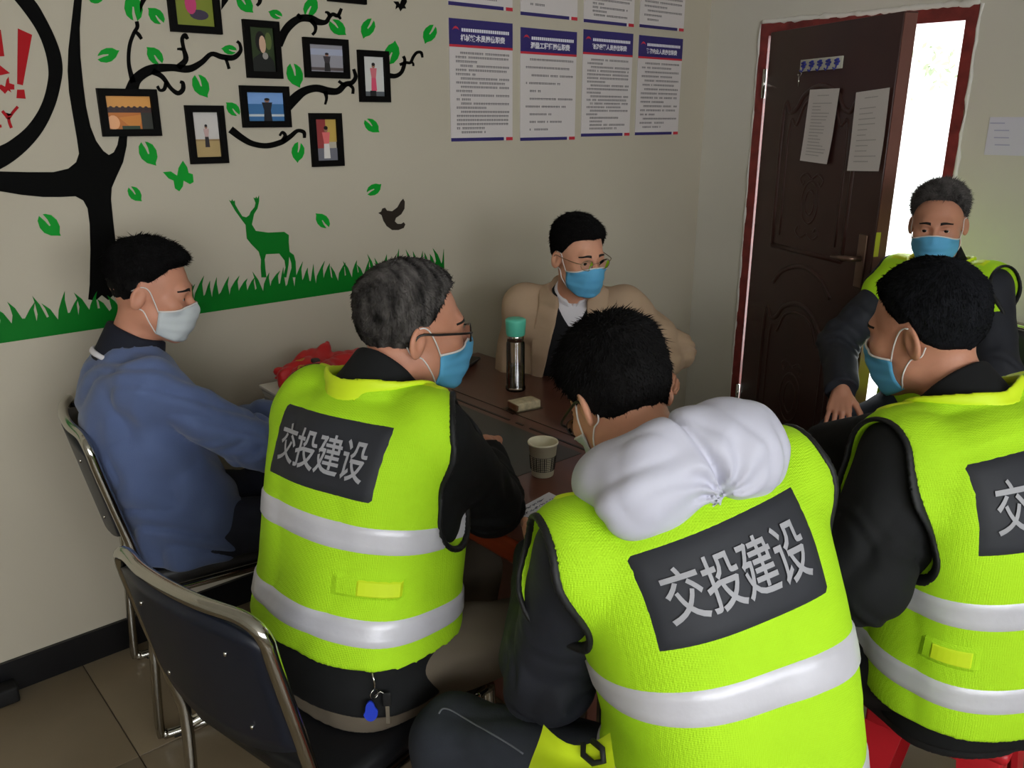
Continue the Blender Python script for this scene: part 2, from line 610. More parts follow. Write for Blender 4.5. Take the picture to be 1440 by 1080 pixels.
# leaves: centre x, y, tip x, y, length (pixels measured on the wall)
LEAF = [(0, -.5), (.16, -.42), (.29, -.2), (.32, .02), (.24, .26), (.1, .42), (.02, .52), (-.03, .42), (-.2, .28), (-.3, .05), (-.3, -.2), (-.2, -.38), (-.13, -.44), (-.10, -.2), (-.02, .02), (.03, .0), (.0, -.22)]
LEAF_LABELS = ['large green leaf sticker at the tip of the upright twig', 'green leaf sticker beside the framed photo of the person in pink',
               'green leaf sticker between the upright trunk limb and the upright twig', 'green leaf sticker between the upright twig and the curled branch', 'green leaf sticker above the framed photo of the walking figure',
               'small green leaf sticker inside the branch curl beside the portrait frame', 'green leaf sticker below the framed banquet photo', 'small green leaf sticker between the sea photo and the walking figure photo',
               'green leaf sticker above the portrait frame', 'tiny green leaf sticker over the right corner of the portrait frame', 'upright green leaf sticker above the branch over the lake photo', 'green leaf sticker just above the framed lake photo',
               'green leaf sticker above the framed pink dress photo', 'green leaf sticker nearest the duty posters', 'narrow green leaf sticker between the portrait and the lake photo', 'upright green leaf sticker touching the pink dress photo frame',
               'green leaf sticker below the pink dress photo frame', 'green leaf sticker beside the red and yellow wall photo', 'green leaf sticker just above the dark bird', 'large green leaf sticker over the grass beside the trunk',
               'small green leaf sticker between the trunk and the green butterfly', 'green leaf sticker between the deer and the dark bird', 'green leaf sticker at the top between the trunk and the twig']
for li, (cx, cy, tx, ty, ln) in enumerate(((187, 10, 182, -6, 34), (219, 22, 209, 13, 25), (152, 77, 168, 70, 27), (217, 78, 207, 68, 26), (283, 121, 292, 136, 30), (322, 70, 311, 69, 18), (209, 216, 219, 231, 32),
                           (327, 153, 318, 145, 21), (345, 6, 354, 15, 26), (387, 20, 378, 17, 17), (437, 9, 441, -5, 26), (475, 39, 486, 48, 25), (517, 40, 512, 53, 25), (604, 48, 599, 60, 24), (415, 106, 421, 120, 30),
                           (551, 74, 554, 60, 28), (523, 177, 533, 185, 22), (419, 214, 419, 227, 24), (526, 266, 536, 258, 20), (70, 317, 86, 331, 34), (190, 273, 200, 283, 22), (453, 310, 444, 301, 22), (136, -2, 146, -4, 18))):
    t = np.array([tx - cx, ty - cy], float)
    t /= np.linalg.norm(t)
    nn = np.array([-t[1], t[0]])
    pl = [(cx + (t[0] * q[1] + nn[0] * q[0]) * ln * 1.2, cy + (t[1] * q[1] + nn[1] * q[0]) * ln * 1.2) for q in LEAF]
    o = decal('leaf_sticker', [pl], M_GRN)
    tag(o, LEAF_LABELS[li], 'wall sticker', 'green leaf stickers on the wall')
o = decal('butterfly_sticker', [[(229, 242), (240, 241), (249, 247), (251, 236), (257, 226), (263, 235), (265, 243), (271, 245), (272, 256), (267, 259), (258, 254), (257, 262), (252, 269), (246, 265), (244, 254), (237, 251)]], M_GRN)
tag(o, 'green butterfly sticker under the framed photographs', 'wall sticker')
o = decal('butterfly_sticker', [[(553, 2), (560, 2), (562, 6), (565, -2), (571, -5), (572, 3), (569, 8), (571, 12), (566, 12), (563, 16), (560, 10), (556, 13), (557, 7)]], M_BLK)
tag(o, 'small black butterfly sticker high on the wall near the posters', 'wall sticker')


def z6(p):
    return [(320 + x / 4, 240 + y / 4) for x, y in p]


deer = z6([(8, 165), (20, 172), (26, 160), (30, 172), (40, 168), (42, 190), (62, 225), (82, 256), (105, 262), (122, 250), (130, 230), (152, 205), (157, 182), (145, 150), (155, 156), (161, 145), (166, 158), (176, 140), (177, 170), (168, 212), (148, 244), (142, 275), (136, 302),
           (158, 338), (228, 348), (318, 344), (344, 362), (343, 400), (348, 456), (372, 474), (382, 512), (386, 600), (362, 600), (358, 520), (346, 482), (342, 530), (330, 600), (312, 600), (326, 545), (320, 505), (290, 466), (215, 470), (208, 500), (213, 560), (218, 600), (190, 600), (186, 545), (188, 500),
           (175, 456), (132, 412), (108, 382), (104, 342), (101, 305), (78, 275), (42, 225), (22, 190)])
o = decal('deer_sticker', [deer], M_DGRN)
tag(o, 'green deer silhouette sticker standing in the grass border', 'wall sticker')
bird = z6([(847, 238), (864, 229), (870, 213), (885, 208), (896, 224), (925, 228), (955, 206), (974, 172), (987, 158), (996, 174), (994, 214), (976, 245), (946, 266), (940, 285), (955, 299), (976, 299), (990, 290), (999, 302), (990, 322), (960, 334), (925, 334), (895, 312), (876, 282), (866, 250)])
o = decal('bird_sticker', [bird], mat('brown_black_vinyl', srgb(42, 34, 28), 0.35))
tag(o, 'dark flying bird sticker right of the deer above the grass', 'wall sticker')
gx0, gx1, gz0 = -.25, 1.868, 1.027
rg = random.Random(5)
pts = [(gx0, gz0), (gx1, gz0), (gx1, gz0 + .105), (gx1 - .008, gz0 + .06)]
x = gx1 - .012
while x > gx0 + .05:
    hgt = .05 + .022 * rg.random()
    w = .022 + .012 * rg.random()
    tip = hgt + .025 + .03 * rg.random()
    lean = rg.choice((-1, 1)) * (.3 + .5 * rg.random()) * w
    pts += [(x, gz0 + hgt - .012), (x - w * .28 + lean * .35, gz0 + (hgt + tip) / 2), (x - w * .5 + lean, gz0 + tip), (x - w * .62 + lean * .5, gz0 + (hgt + tip) / 2 + .004), (x - w * .8, gz0 + hgt)]
    x -= w
pts += [(gx0, gz0 + .06)]
o = MB().prism(pts, wall_fn(.0004), .0016).build('grass_sticker', M_DGRN)
tag(o, 'long green grass border sticker along the wall', 'wall sticker')

# ------------------------------------------------------------------ framed photographs
M_FRAME = mat('black_frame_plastic', srgb(10, 9, 8), 0.6, spec=.08)
def pm(r, g, b):
    return mat('print_%d_%d_%d' % (r, g, b), srgb(r, g, b), 0.35)


def oval(cx, cy, rx, ry, n=14):
    return [(cx + rx * math.cos(2 * PI * k / n), cy + ry * math.sin(2 * PI * k / n)) for k in range(n)]


def rect(x0, y0, x1, y1):
    return [(x0, y0), (x1, y0), (x1, y1), (x0, y1)]


def figure(x, y0, hgt, top, low, w=.16):
    """small standing figure in print coordinates: low part, top part, head"""
    return [(low, [(x - w * .45, y0), (x + w * .45, y0), (x + w * .35, y0 + hgt * .5), (x - w * .35, y0 + hgt * .5)]),
            (top, [(x - w * .35, y0 + hgt * .45), (x + w * .35, y0 + hgt * .45), (x + w * .55, y0 + hgt * .8), (x - w * .55, y0 + hgt * .8)]),
            ((150, 110, 90), oval(x, y0 + hgt * .88, w * .27, hgt * .085)), ((25, 20, 20), oval(x, y0 + hgt * .93, w * .28, hgt * .06))]


FR = [
    ('outdoor photo of a person in pink sitting on grass', (228, -52), (311, 49), [((120, 130, 40), rect(0, 0, 1, .8)), ((60, 80, 40), rect(0, .75, 1, 1)), ((60, 50, 70), oval(.62, .22, .25, .1)), ((190, 60, 110), oval(.42, .42, .15, .2)), ((160, 120, 100), oval(.38, .66, .08, .08))]),
    ('portrait photo of a dark-haired person against foliage', (339, 27), (396, 111), [((45, 60, 30), rect(0, 0, 1, 1)), ((90, 105, 55), oval(.78, .7, .14, .2)), ((25, 28, 26), [(0, 0), (1, 0), (.95, .25), (.7, .42), (.4, .42), (.1, .3)]), ((20, 16, 16), oval(.45, .68, .22, .24)), ((200, 165, 140), oval(.52, .62, .14, .2)), ((150, 145, 140), oval(.6, .36, .12, .08))]),
    ('pale photo of a person standing by a grey lake', (424, 52), (490, 111), [((150, 148, 155), rect(0, 0, 1, 1)), ((165, 170, 190), rect(0, .62, 1, .85)), ((90, 80, 80), rect(0, .05, 1, .16))] + figure(.52, .02, .7, (60, 55, 60), (40, 38, 40), .2)),
    ('warm photo of people around a banquet table', (134, 124), (226, 191), [((190, 110, 40), rect(0, 0, 1, 1)), ((215, 150, 70), rect(0, .62, 1, 1)), ((60, 30, 25), rect(0, .5, 1, .66)), ((205, 130, 50), [(.25, .35), (.8, .45), (.7, .1), (.5, .05)]), ((235, 170, 120), oval(.12, .2, .14, .22)), ((40, 40, 30), rect(.75, 0, 1, .5)), ((40, 60, 40), rect(.3, 0, .7, .1))] + [((50, 25, 25), oval(.1 + .13 * k, .62, .05, .08)) for k in range(7)]),
    ('photo of a person in a dark coat before a blue sea', (335, 120), (408, 179), [((60, 110, 160), rect(0, 0, 1, 1)), ((120, 160, 215), rect(0, .6, 1, 1)), ((190, 200, 205), rect(0, .16, 1, .24))] + figure(.55, 0, .82, (30, 34, 45), (30, 32, 40), .26)),
    ('photo of a small figure walking on a pale plain', (258, 148), (320, 229), [((200, 195, 190), rect(0, 0, 1, 1)), ((175, 150, 100), rect(0, 0, 1, .38)), ((150, 125, 85), rect(0, .36, 1, .4))] + figure(.5, .22, .52, (190, 160, 155), (40, 35, 40), .2)),
    ('photo of a person in a long pink dress on white', (501, 70), (547, 144), [((205, 205, 200), rect(0, 0, 1, 1)), ((90, 95, 100), rect(0, 0, 1, .12)), ((30, 30, 32), rect(.3, 0, .6, .14))] + figure(.5, .14, .72, (205, 110, 120), (215, 80, 110), .3)),
    ('photo of a person in white before a red and yellow wall', (433, 159), (482, 233), [((150, 60, 60), rect(0, 0, .5, 1)), ((190, 160, 80), rect(.5, .45, 1, 1)), ((110, 110, 120), rect(0, 0, 1, .3))] + figure(.5, .05, .8, (220, 110, 110), (220, 215, 210), .34)),
    ('photo in a black frame with only its lower edge showing', (455, -68), (513, 7), [((160, 165, 150), rect(0, 0, 1, 1)), ((110, 130, 90), rect(0, 0, 1, .3))] + figure(.5, .05, .7, (90, 90, 110), (50, 50, 60), .3)),
]
for desc, tl, br, shapes in FR:
    x0, z1 = wp(*tl)
    x1, z0 = wp(*br)
    # the two measured corners sit on leaning verticals: average the side positions
    t = .014
    fb = .019
    root = empty('photo_frame', ((x0 + x1) / 2, WY, z0))
    tag(root, 'black framed ' + desc, 'photo frame', 'framed photographs on the tree')
    b = MB()
    for xx0, xx1, zz0, zz1 in ((x0, x1, z0, z0 + fb), (x0, x1, z1 - fb, z1), (x0, x0 + fb, z0 + fb, z1 - fb), (x1 - fb, x1, z0 + fb, z1 - fb)):
        b.box(((xx0 + xx1) / 2, WY - t / 2 - .0005, (zz0 + zz1) / 2), (xx1 - xx0, t, zz1 - zz0))
    b.build('frame', M_FRAME, root, world=True)
    b = MB()
    ms = []
    ix0, ix1, iz0, iz1 = x0 + fb, x1 - fb, z0 + fb, z1 - fb
    for k, (c, pl) in enumerate(shapes):
        m = pm(*c)
        if m not in ms:
            ms.append(m)
        b.cur = ms.index(m)
        b.prism([(ix0 + min(max(p[0], 0), 1) * (ix1 - ix0), iz0 + min(max(p[1], 0), 1) * (iz1 - iz0)) for p in pl], wall_fn(.003 + .0003 * k), .0003)
    b.build('print', ms, root, world=True)

# ------------------------------------------------------------------ duty posters
M_PAPER = mat('poster_paper', srgb(205, 198, 196), 0.4)
M_NAVY = mat('poster_navy', srgb(48, 40, 104), 0.4)
M_PRED = mat('poster_red', srgb(190, 40, 58), 0.4)
M_INK = mat('poster_ink', srgb(92, 88, 92), 0.5)
M_WHITE = mat('poster_white_ink', srgb(222, 220, 228), 0.5)


def wall_text(b, V, F, cx, cz, off):
    b.add([(cx + v[0], WY - off, cz + v[1]) for v in V], F)


rp = random.Random(11)
xl = [wp(632, 112)[0], wp(731, 117)[0], wp(818, 116)[0], wp(895, 119)[0]]
xr = [wp(720, 115)[0], wp(809, 120)[0], wp(887, 120)[0], wp(956, 121)[0]]
titles = ['机械技术员岗位职责', '测量工程师岗位职责', '物资保管人员岗位职责', '物资内业人员岗位职责']
lines = [[3, 3, 2, 2, 2, 2, 5, 1], [2, 2, 1, 2, 1, 1, 1], [2, 5, 3, 2, 2, 2, 1, 1, 1, 1], [2, 2, 2, 4, 3, 2, 1]]
for row in range(2):
    for c in range(4):
        x0, x1 = xl[c], xr[c]
        z0 = (wp(636, 199)[1], wp(735, 198)[1], wp(822, 192)[1], wp(898, 190)[1])[c]
        z1 = (wp(631, 25)[1], wp(730, 38)[1], wp(819, 41)[1], wp(896, 49)[1])[c]
        H = z1 - z0
        if row:
            z0 = (wp(632, 7)[1], wp(731, 21)[1], wp(819, 31)[1], wp(896, 38)[1])[c]
            z1 = z0 + H
        cx, W = (x0 + x1) / 2, x1 - x0
        root = empty('duty_poster', (cx, WY, z0))
        place = ['first', 'second', 'third', 'fourth'][c]
        if row == 0:
            tag(root, ('full duty poster nearest the tree sticker, with dense text', 'full duty poster with widely spaced lines of text', 'full duty poster between the widely spaced one and the corner one', 'full duty poster nearest the room corner')[c], 'poster', 'duty posters on the wall')
        else:
            tag(root, ('upper duty poster nearest the tree sticker, only its bottom showing', 'upper duty poster hung above the widely spaced text poster', 'upper duty poster second from the room corner', 'upper duty poster nearest the room corner')[c], 'poster', 'duty posters on the wall')
        MB().box((cx, WY - .0015, (z0 + z1) / 2), (W, .003, H)).build('sheet', M_PAPER, root, world=True)
        hb = H * .205
        MB().box((cx, WY - .0034, z1 - hb / 2), (W, .0008, hb)).build('header_band', M_NAVY, root, world=True)
        MB().box((cx, WY - .0035, z1 - hb - .004), (W, .001, .008)).build('red_rule', M_PRED, root, world=True)
        MB().box((cx - W * .075, WY - .0034, z0 + .006), (W * .85, .0008, .012)).build('footer_band', M_NAVY, root, world=True)
        MB().box((x1 - W * .055, WY - .0034, z0 + .006), (W * .11, .0008, .012)).build('footer_tab', M_PRED, root, world=True)
        b = MB()
        lx, lz = x0 + W * .1, z1 - hb * .42
        b.prism([(lx - .016, lz - .002), (lx - .008, lz + .008), (lx, lz + .011), (lx + .008, lz + .008), (lx + .016, lz - .002), (lx + .006, lz + .003), (lx - .006, lz + .003)], wall_fn(.0038), .0004)
        b.build('logo', M_PRED, root, world=True)
        b = MB()
        for k in range(22):         # the company line, too small to read in the photograph
            b.box((x0 + W * .2 + k * W * .0345, WY - .0039, z1 - hb * .42), (W * .026, .0004, .011))
        if row == 0:
            V, Fc = text_mesh(titles[c], W * .70 / len(titles[c]) * 1.0, .0009)
            wall_text(b, V, Fc, cx + W * .02, z1 - hb * .74, .0041)
        b.build('title_lettering', M_WHITE, root, world=True)
        b = MB()
        ll = lines[c]
        tot = sum(ll)
        zz = z1 - hb - .026
        dz = (zz - z0 - .022) / (tot - .3)
        for para in ll:
            for q in range(para):
                xs0 = x0 + W * (.16 if q == 0 else .09)
                xe = x0 + W * (.93 if q < para - 1 else .3 + .6 * rp.random())
                x = xs0
                while x < xe:
                    w = W * .028
                    if rp.random() > .06:
                        b.box((x + w / 2, WY - .0033, zz + .0012), (w * .8, .0004, .0022))
                        b.box((x + w / 2, WY - .0033, zz - .0028), (w * .7, .0004, .0018))
                        b.box((x + w * (.25 + .5 * rp.random()), WY - .0033, zz - .0005), (w * .2, .0004, .008))
                    x += w
                zz -= dz
        o = b.build('body_text', M_INK, root, world=True)
        o['kind'] = 'stuff'

# ================================================================== THE DOORWAY
M_DOOR = mat('dark_brown_door_lacquer', srgb(62, 36, 32), 0.33, var=0.12, vscale=5, bump=0.05, bscale=30, spec=0.5)
M_DEDGE = mat('door_edge_lacquer', srgb(112, 72, 64), 0.35, var=0.08)
M_JAMB = mat('red_brown_jamb_paint', srgb(120, 44, 40), 0.45, bump=0.25, bscale=45, var=0.3, vscale=22)
M_PLAS = mat('rough_white_plaster', srgb(222, 219, 212), 0.9, bump=0.4, bscale=60)
jamb = empty('trim_1', (WX, (DY0 + DY1) / 2, 0))
jamb['kind'] = 'structure'
slab('jamb', [(WX - .008, WX + .14, DY1 - .042, DY1, 0, DZ)], M_JAMB, None, None)
slab('jamb', [(WX - .008, WX + .14, DY0, DY0 + .04, 0, DZ)], M_JAMB, None, None)
slab('lintel', [(WX - .008, WX + .14, DY0 + .04, DY1 - .042, DZ - .05, DZ)], M_JAMB, None, None)
for o in list(col.objects):
    if o.name.startswith(('jamb', 'lintel')) and o.parent is None:
        o.parent = jamb
        o.matrix_parent_inverse = Matrix.Translation(-jamb.location)
for a0, a1 in (((DY1 + .004, 0), (DY1 + .004, DZ)), ((DY1, DZ + .006), (DY0, DZ + .006)), ((DY0 - .004, DZ), (DY0 - .004, 0))):
    pts, rs = [], []
    for k in range(50):
        s = k / 49
        pts.append((WX - .002 + rp.uniform(-.003, .003), a0[0] + (a1[0] - a0[0]) * s + rp.uniform(-.003, .003), a0[1] + (a1[1] - a0[1]) * s + rp.uniform(-.003, .003)))
        rs.append((.004 if a0[0] == a1[0] else .009) + rp.uniform(0, .006))
    o = MB().tube(pts, rs, 6).build('plaster_bead', M_PLAS, jamb, world=True)

DA = math.radians(24.5)
DH = np.array([3.395, 2.19, 0.0])
DDL = np.array([-math.sin(DA), -math.cos(DA), 0.0])
DNL = np.array([-math.cos(DA), math.sin(DA), 0.0])
DW, DHH = .80, 1.935


def lf(a, z, d=0.0):
    """door-leaf coordinates: a from the hinge, height, d proud of the face"""
    return DH + DDL * a + np.array([0, 0, z]) + DNL * d


def lfn(off=0.0):
    return lambda a, z, d: tuple(lf(-a, z, off + d))       # mirrored so that polygons drawn with -a keep their winding


door = empty('door_1', (3.395, 2.19, 0))
door['kind'] = 'structure'
RD = Matrix((DDL, DNL, (0, 0, 1))).transposed()
b = MB()
b.box(lf(DW / 2, .012 + DHH / 2, -.03), (DW, .06, DHH), RD, bev=.003)
b.build('door_leaf', M_DOOR, door, world=True)
b = MB()
b.box(lf(DW + .0015, .012 + DHH / 2, -.03), (.004, .052, DHH - .01), RD)
b.build('door_edge', M_DEDGE, door, world=True)


def mould(pts, r, closed=False, k=6):
    return MB().tube([lf(p[0], p[1], -r * .45) for p in (spline(pts, k, closed) if k > 1 else pts)], r, 8, closed).build('moulding', M_DOOR, door, world=True)


for zo, zt, rise in ((1.06, 1.62, .1), (.16, .74, .1)):
    mould([(.15, zo), (.15, zt), (.2, zt), (.24, zt + .015), (.29, zt + rise * .7), (.39, zt + rise), (.49, zt + rise * .7), (.54, zt + .015), (.58, zt), (.63, zt), (.63, zo)], .013, False, 5)
    mould([(.15, zo), (.63, zo)], .013, False, 1)
    mould([(.2, zo + .05), (.2, zt - .06), (.25, zt - .05), (.3, zt + rise * .35), (.39, zt + rise * .6), (.48, zt + rise * .35), (.53, zt - .05), (.58, zt - .06), (.58, zo + .05)], .008, False, 5)
mould([(.19, .90), (.26, .965), (.39, 1.0), (.52, .965), (.59, .90)], .012)
for cx, cz, rx, rz in ((.39, 1.265, .055, .085), (.39, 1.265, .03, .05), (.39, .42, .07, .11), (.39, .42, .04, .07)):
    mould([(cx + rx * math.cos(t * PI / 4), cz + rz * math.sin(t * PI / 4)) for t in range(8)], .006, True)
for s in (-1, 1):
    for cz, sg in ((1.36, 1), (1.14, -1), (.56, 1), (.28, -1)):
        mould([(.39, cz), (.39 + s * .04, cz + sg * .02), (.39 + s * .075, cz), (.39 + s * .06, cz - sg * .025), (.39 + s * .045, cz - sg * .012)], .006)
# hinges, lock, lever, strip of tape
for z in (.3, 1.74):
    MB().tube([lf(-.012, z - .06, .006), lf(-.012, z + .06, .006)], .009, 10).build('hinge', M_CHROME, door, world=True)
b = MB().box(lf(.745, 1.08, .004), (.045, .008, .2), RD, bev=.003)
b.build('lock_plate', mat('bronze_lock', srgb(120, 96, 84), 0.35, 0.8), door, world=True)
b = MB().tube([lf(.745, 1.09, .004), lf(.745, 1.09, .05), lf(.73, 1.09, .058), lf(.64, 1.085, .056)], [.011, .011, .011, .008], 10)
b.build('lever_handle', mat('bronze_lock', (0, 0, 0)), door, world=True)
M_TAPE = mat('yellow_sticker', srgb(196, 200, 60), 0.4)
b = MB().box(lf(DW + .004, 1.15, -.012), (.002, .02, .09), RD)
b.build('tape_strip', M_TAPE, door, world=True)


def hung_sheet(name, corners, label, lines_n, seed):
    """paper hung on the door: corners (a, z) tl tr br bl, slightly curled"""
    tl, tr, br, bl = [np.array(c) for c in corners]
    n = 10
    V, Fq = [], []
    for k in range(2):
        for i in range(n):
            for j in range(n):
                u, v = i / (n - 1), j / (n - 1)
                p = (tl * (1 - u) + tr * u) * (1 - v) + (bl * (1 - u) + br * u) * v
                d = .0095 + .012 * max(0, v - .55) ** 1.5 * (1 + .8 * u) + .0006 * k
                V.append(lf(p[0], p[1], d))
    for k in range(2):
        for i in range(n - 1):
            for j in range(n - 1):
                q = [k * n * n + i * n + j, k * n * n + (i + 1) * n + j, k * n * n + (i + 1) * n + j + 1, k * n * n + i * n + j + 1]
                Fq.append(q if k == 0 else q[::-1])
    root = empty(name, tuple(lf(float(bl[0]), float(bl[1]))))
    tag(root, label, 'paper sheet', 'sheets on the door')
    mesh_np('sheet', V, Fq, root, mat('hung_paper', srgb(214, 208, 206), 0.7))
    r2 = random.Random(seed)
    bb = MB()
    for q in range(lines_n):
        v = .14 + .8 * q / lines_n
        u0, u1 = .18, .45 + .4 * r2.random()
        if q == 0:
            v, u0, u1 = .08, .3, .7
        for s in range(12):
            ua, ub = u0 + (u1 - u0) * s / 12, u0 + (u1 - u0) * (s + .7) / 12
            P = []
            for (u, vv) in ((ua, v), (ub, v), (ub, v + .012), (ua, v + .012)):
                p = (tl * (1 - u) + tr * u) * (1 - vv) + (bl * (1 - u) + br * u) * vv
                P.append(lf(p[0], p[1], .011 + .012 * max(0, vv - .55) ** 1.5 * (1 + .8 * u)))
            bb.add(P, [(0, 1, 2, 3)])
    o = bb.build('printed_lines', mat('faint_print', srgb(160, 155, 155), 0.7), root, world=True)
    o['kind'] = 'stuff'


hung_sheet('paper_sheet', ((.33, 1.706), (.515, 1.706), (.496, 1.424), (.315, 1.43)), 'white printed sheet hanging on the door under the hook strip', 18, 2)
hung_sheet('paper_sheet', ((.613, 1.688), (.79, 1.70), (.795, 1.414), (.618, 1.406)), 'white printed sheet on the door next to its free edge', 12, 3)
hk = empty('hook_strip', tuple(lf(.375, 1.80)))
tag(hk, 'white adhesive strip of five blue flower hooks on the door', 'hook strip')
MB().box(lf(.375, 1.80, .004), (.265, .006, .045), RD, bev=.002).build('strip', mat('cream_plastic', srgb(205, 205, 190), 0.4), hk, world=True)
M_HOOK = mat('blue_hook_flower', srgb(52, 58, 150), 0.4)
for k in range(5):
    a = .27 + k * .0525
    b = MB()
    for q in range(5):
        t = 2 * PI * q / 5
        c = lf(a + .009 * math.cos(t), 1.803 + .009 * math.sin(t), .009)
        b.lathe([(0.001, -.005), (.007, -.003), (.007, .003), (.001, .005)], tuple(c), 8)
    b.tube([lf(a, 1.80, .01), lf(a, 1.783, .012), lf(a, 1.775, .018), lf(a, 1.782, .026)], .003, 6)
    b.build('hook', M_HOOK, hk, world=True)
ky = MB().tube([lf(.27, 1.78, .024), lf(.26, 1.765, .026), lf(.275, 1.755, .026), lf(.285, 1.768, .026)], .0012, 6, True)
ky.tube([lf(.27, 1.757, .026), lf(.268, 1.72, .022)], .003, 6)
o = ky.build('hanging_key', M_CHROME)
tag(o, 'small key hanging from the first flower hook on the door', 'key')
ws = empty('wall_notice', (WX, 1.17, 1.45))
tag(ws, 'pale bluish notice sheet taped to the wall beside the doorway', 'paper sheet')
MB().box((WX - .001, 1.165, 1.535), (.0015, .185, .132)).build('sheet', mat('notice_paper', srgb(206, 204, 218), 0.6), ws, world=True)
b = MB()
for q in range(4):
    b.box((WX - .0021, 1.21 + rp.uniform(-.02, .02), 1.58 - q * .025), (.0004, .05, .004))
b.build('handwriting', mat('faint_ink', srgb(165, 165, 195), 0.6), ws, world=True)

# ================================================================== FURNITURE
def copy_tree(o, parent=None):
    c = o.copy()
    col.objects.link(c)
    c.parent = parent
    for ch in o.children:
        copy_tree(ch, c)
    return c


M_WOOD = mat('dark_walnut_veneer', srgb(100, 62, 50), 0.28, var=0.18, vscale=3, stretch=(6, 1, 6), coat=0.15)
M_WEDGE = mat('red_walnut_edge', srgb(140, 58, 30), 0.3, var=0.3, vscale=6, stretch=(1, .4, 8))
M_WDARK = mat('dark_inlay', srgb(60, 57, 53), 0.35)
M_INLAY = mat('black_inlay_line', srgb(22, 16, 14), 0.4)
TX0, TX1, TY0, TY1, TZ = 1.05, 1.93, .95, 2.40, .75
tb = empty('meeting_table', ((TX0 + TX1) / 2, (TY0 + TY1) / 2, 0))
tag(tb, 'dark brown wooden meeting table with red-brown edge, people seated around it', 'table')
cx, cy = (TX0 + TX1) / 2, (TY0 + TY1) / 2
MB().box((cx, cy, TZ - .012), (TX1 - TX0 - .012, TY1 - TY0 - .012, .024), bev=.004).build('table_top', M_WOOD, tb, world=True)
b = MB()
for x in (TX0, TX1):
    b.box((x + (.012 if x == TX0 else -.012), cy, TZ - .034), (.03, TY1 - TY0, .055), bev=.008)
for y in (TY0, TY1):
    b.box((cx, y + (.012 if y == TY0 else -.012), TZ - .034), (TX1 - TX0, .03, .055), bev=.008)
b.build('edge_band', M_WEDGE, tb, world=True)
MB().box((1.352, 1.79, TZ + .0002), (.29, .72, .0016)).build('inlay_panel', M_WDARK, tb, world=True)
for x, y0, y1 in ((1.522, 1.02, 1.66), (1.522, 1.69, 1.72), (1.522, 1.75, 2.34), (1.57, 1.02, 2.34)):
    MB().box((x, (y0 + y1) / 2, TZ + .0004), (.008 if x < 1.55 else .003, y1 - y0, .0016)).build('inlay_line', M_INLAY, tb, world=True)
for x in (1.32, 1.62):
    MB().box((x, cy, (TZ - .06) / 2 + .004), (.035, TY1 - TY0 - .5, TZ - .068)).build('side_panel', M_WOOD, tb, world=True)
MB().box((1.47, cy, .45), (.27, .03, .5)).build('modesty_panel', M_WOOD, tb, world=True)

# chrome tube chairs: one continuous tube per chair, padded seat, curved back panel
M_SEAT = mat('black_leatherette', srgb(17, 18, 21), 0.42, bump=0.05, bscale=200)
M_BACK = mat('dark_navy_plastic', srgb(21, 26, 38), 0.4, bump=0.02, bscale=150)
M_RUB = mat('black_rubber', srgb(12, 12, 12), 0.7)


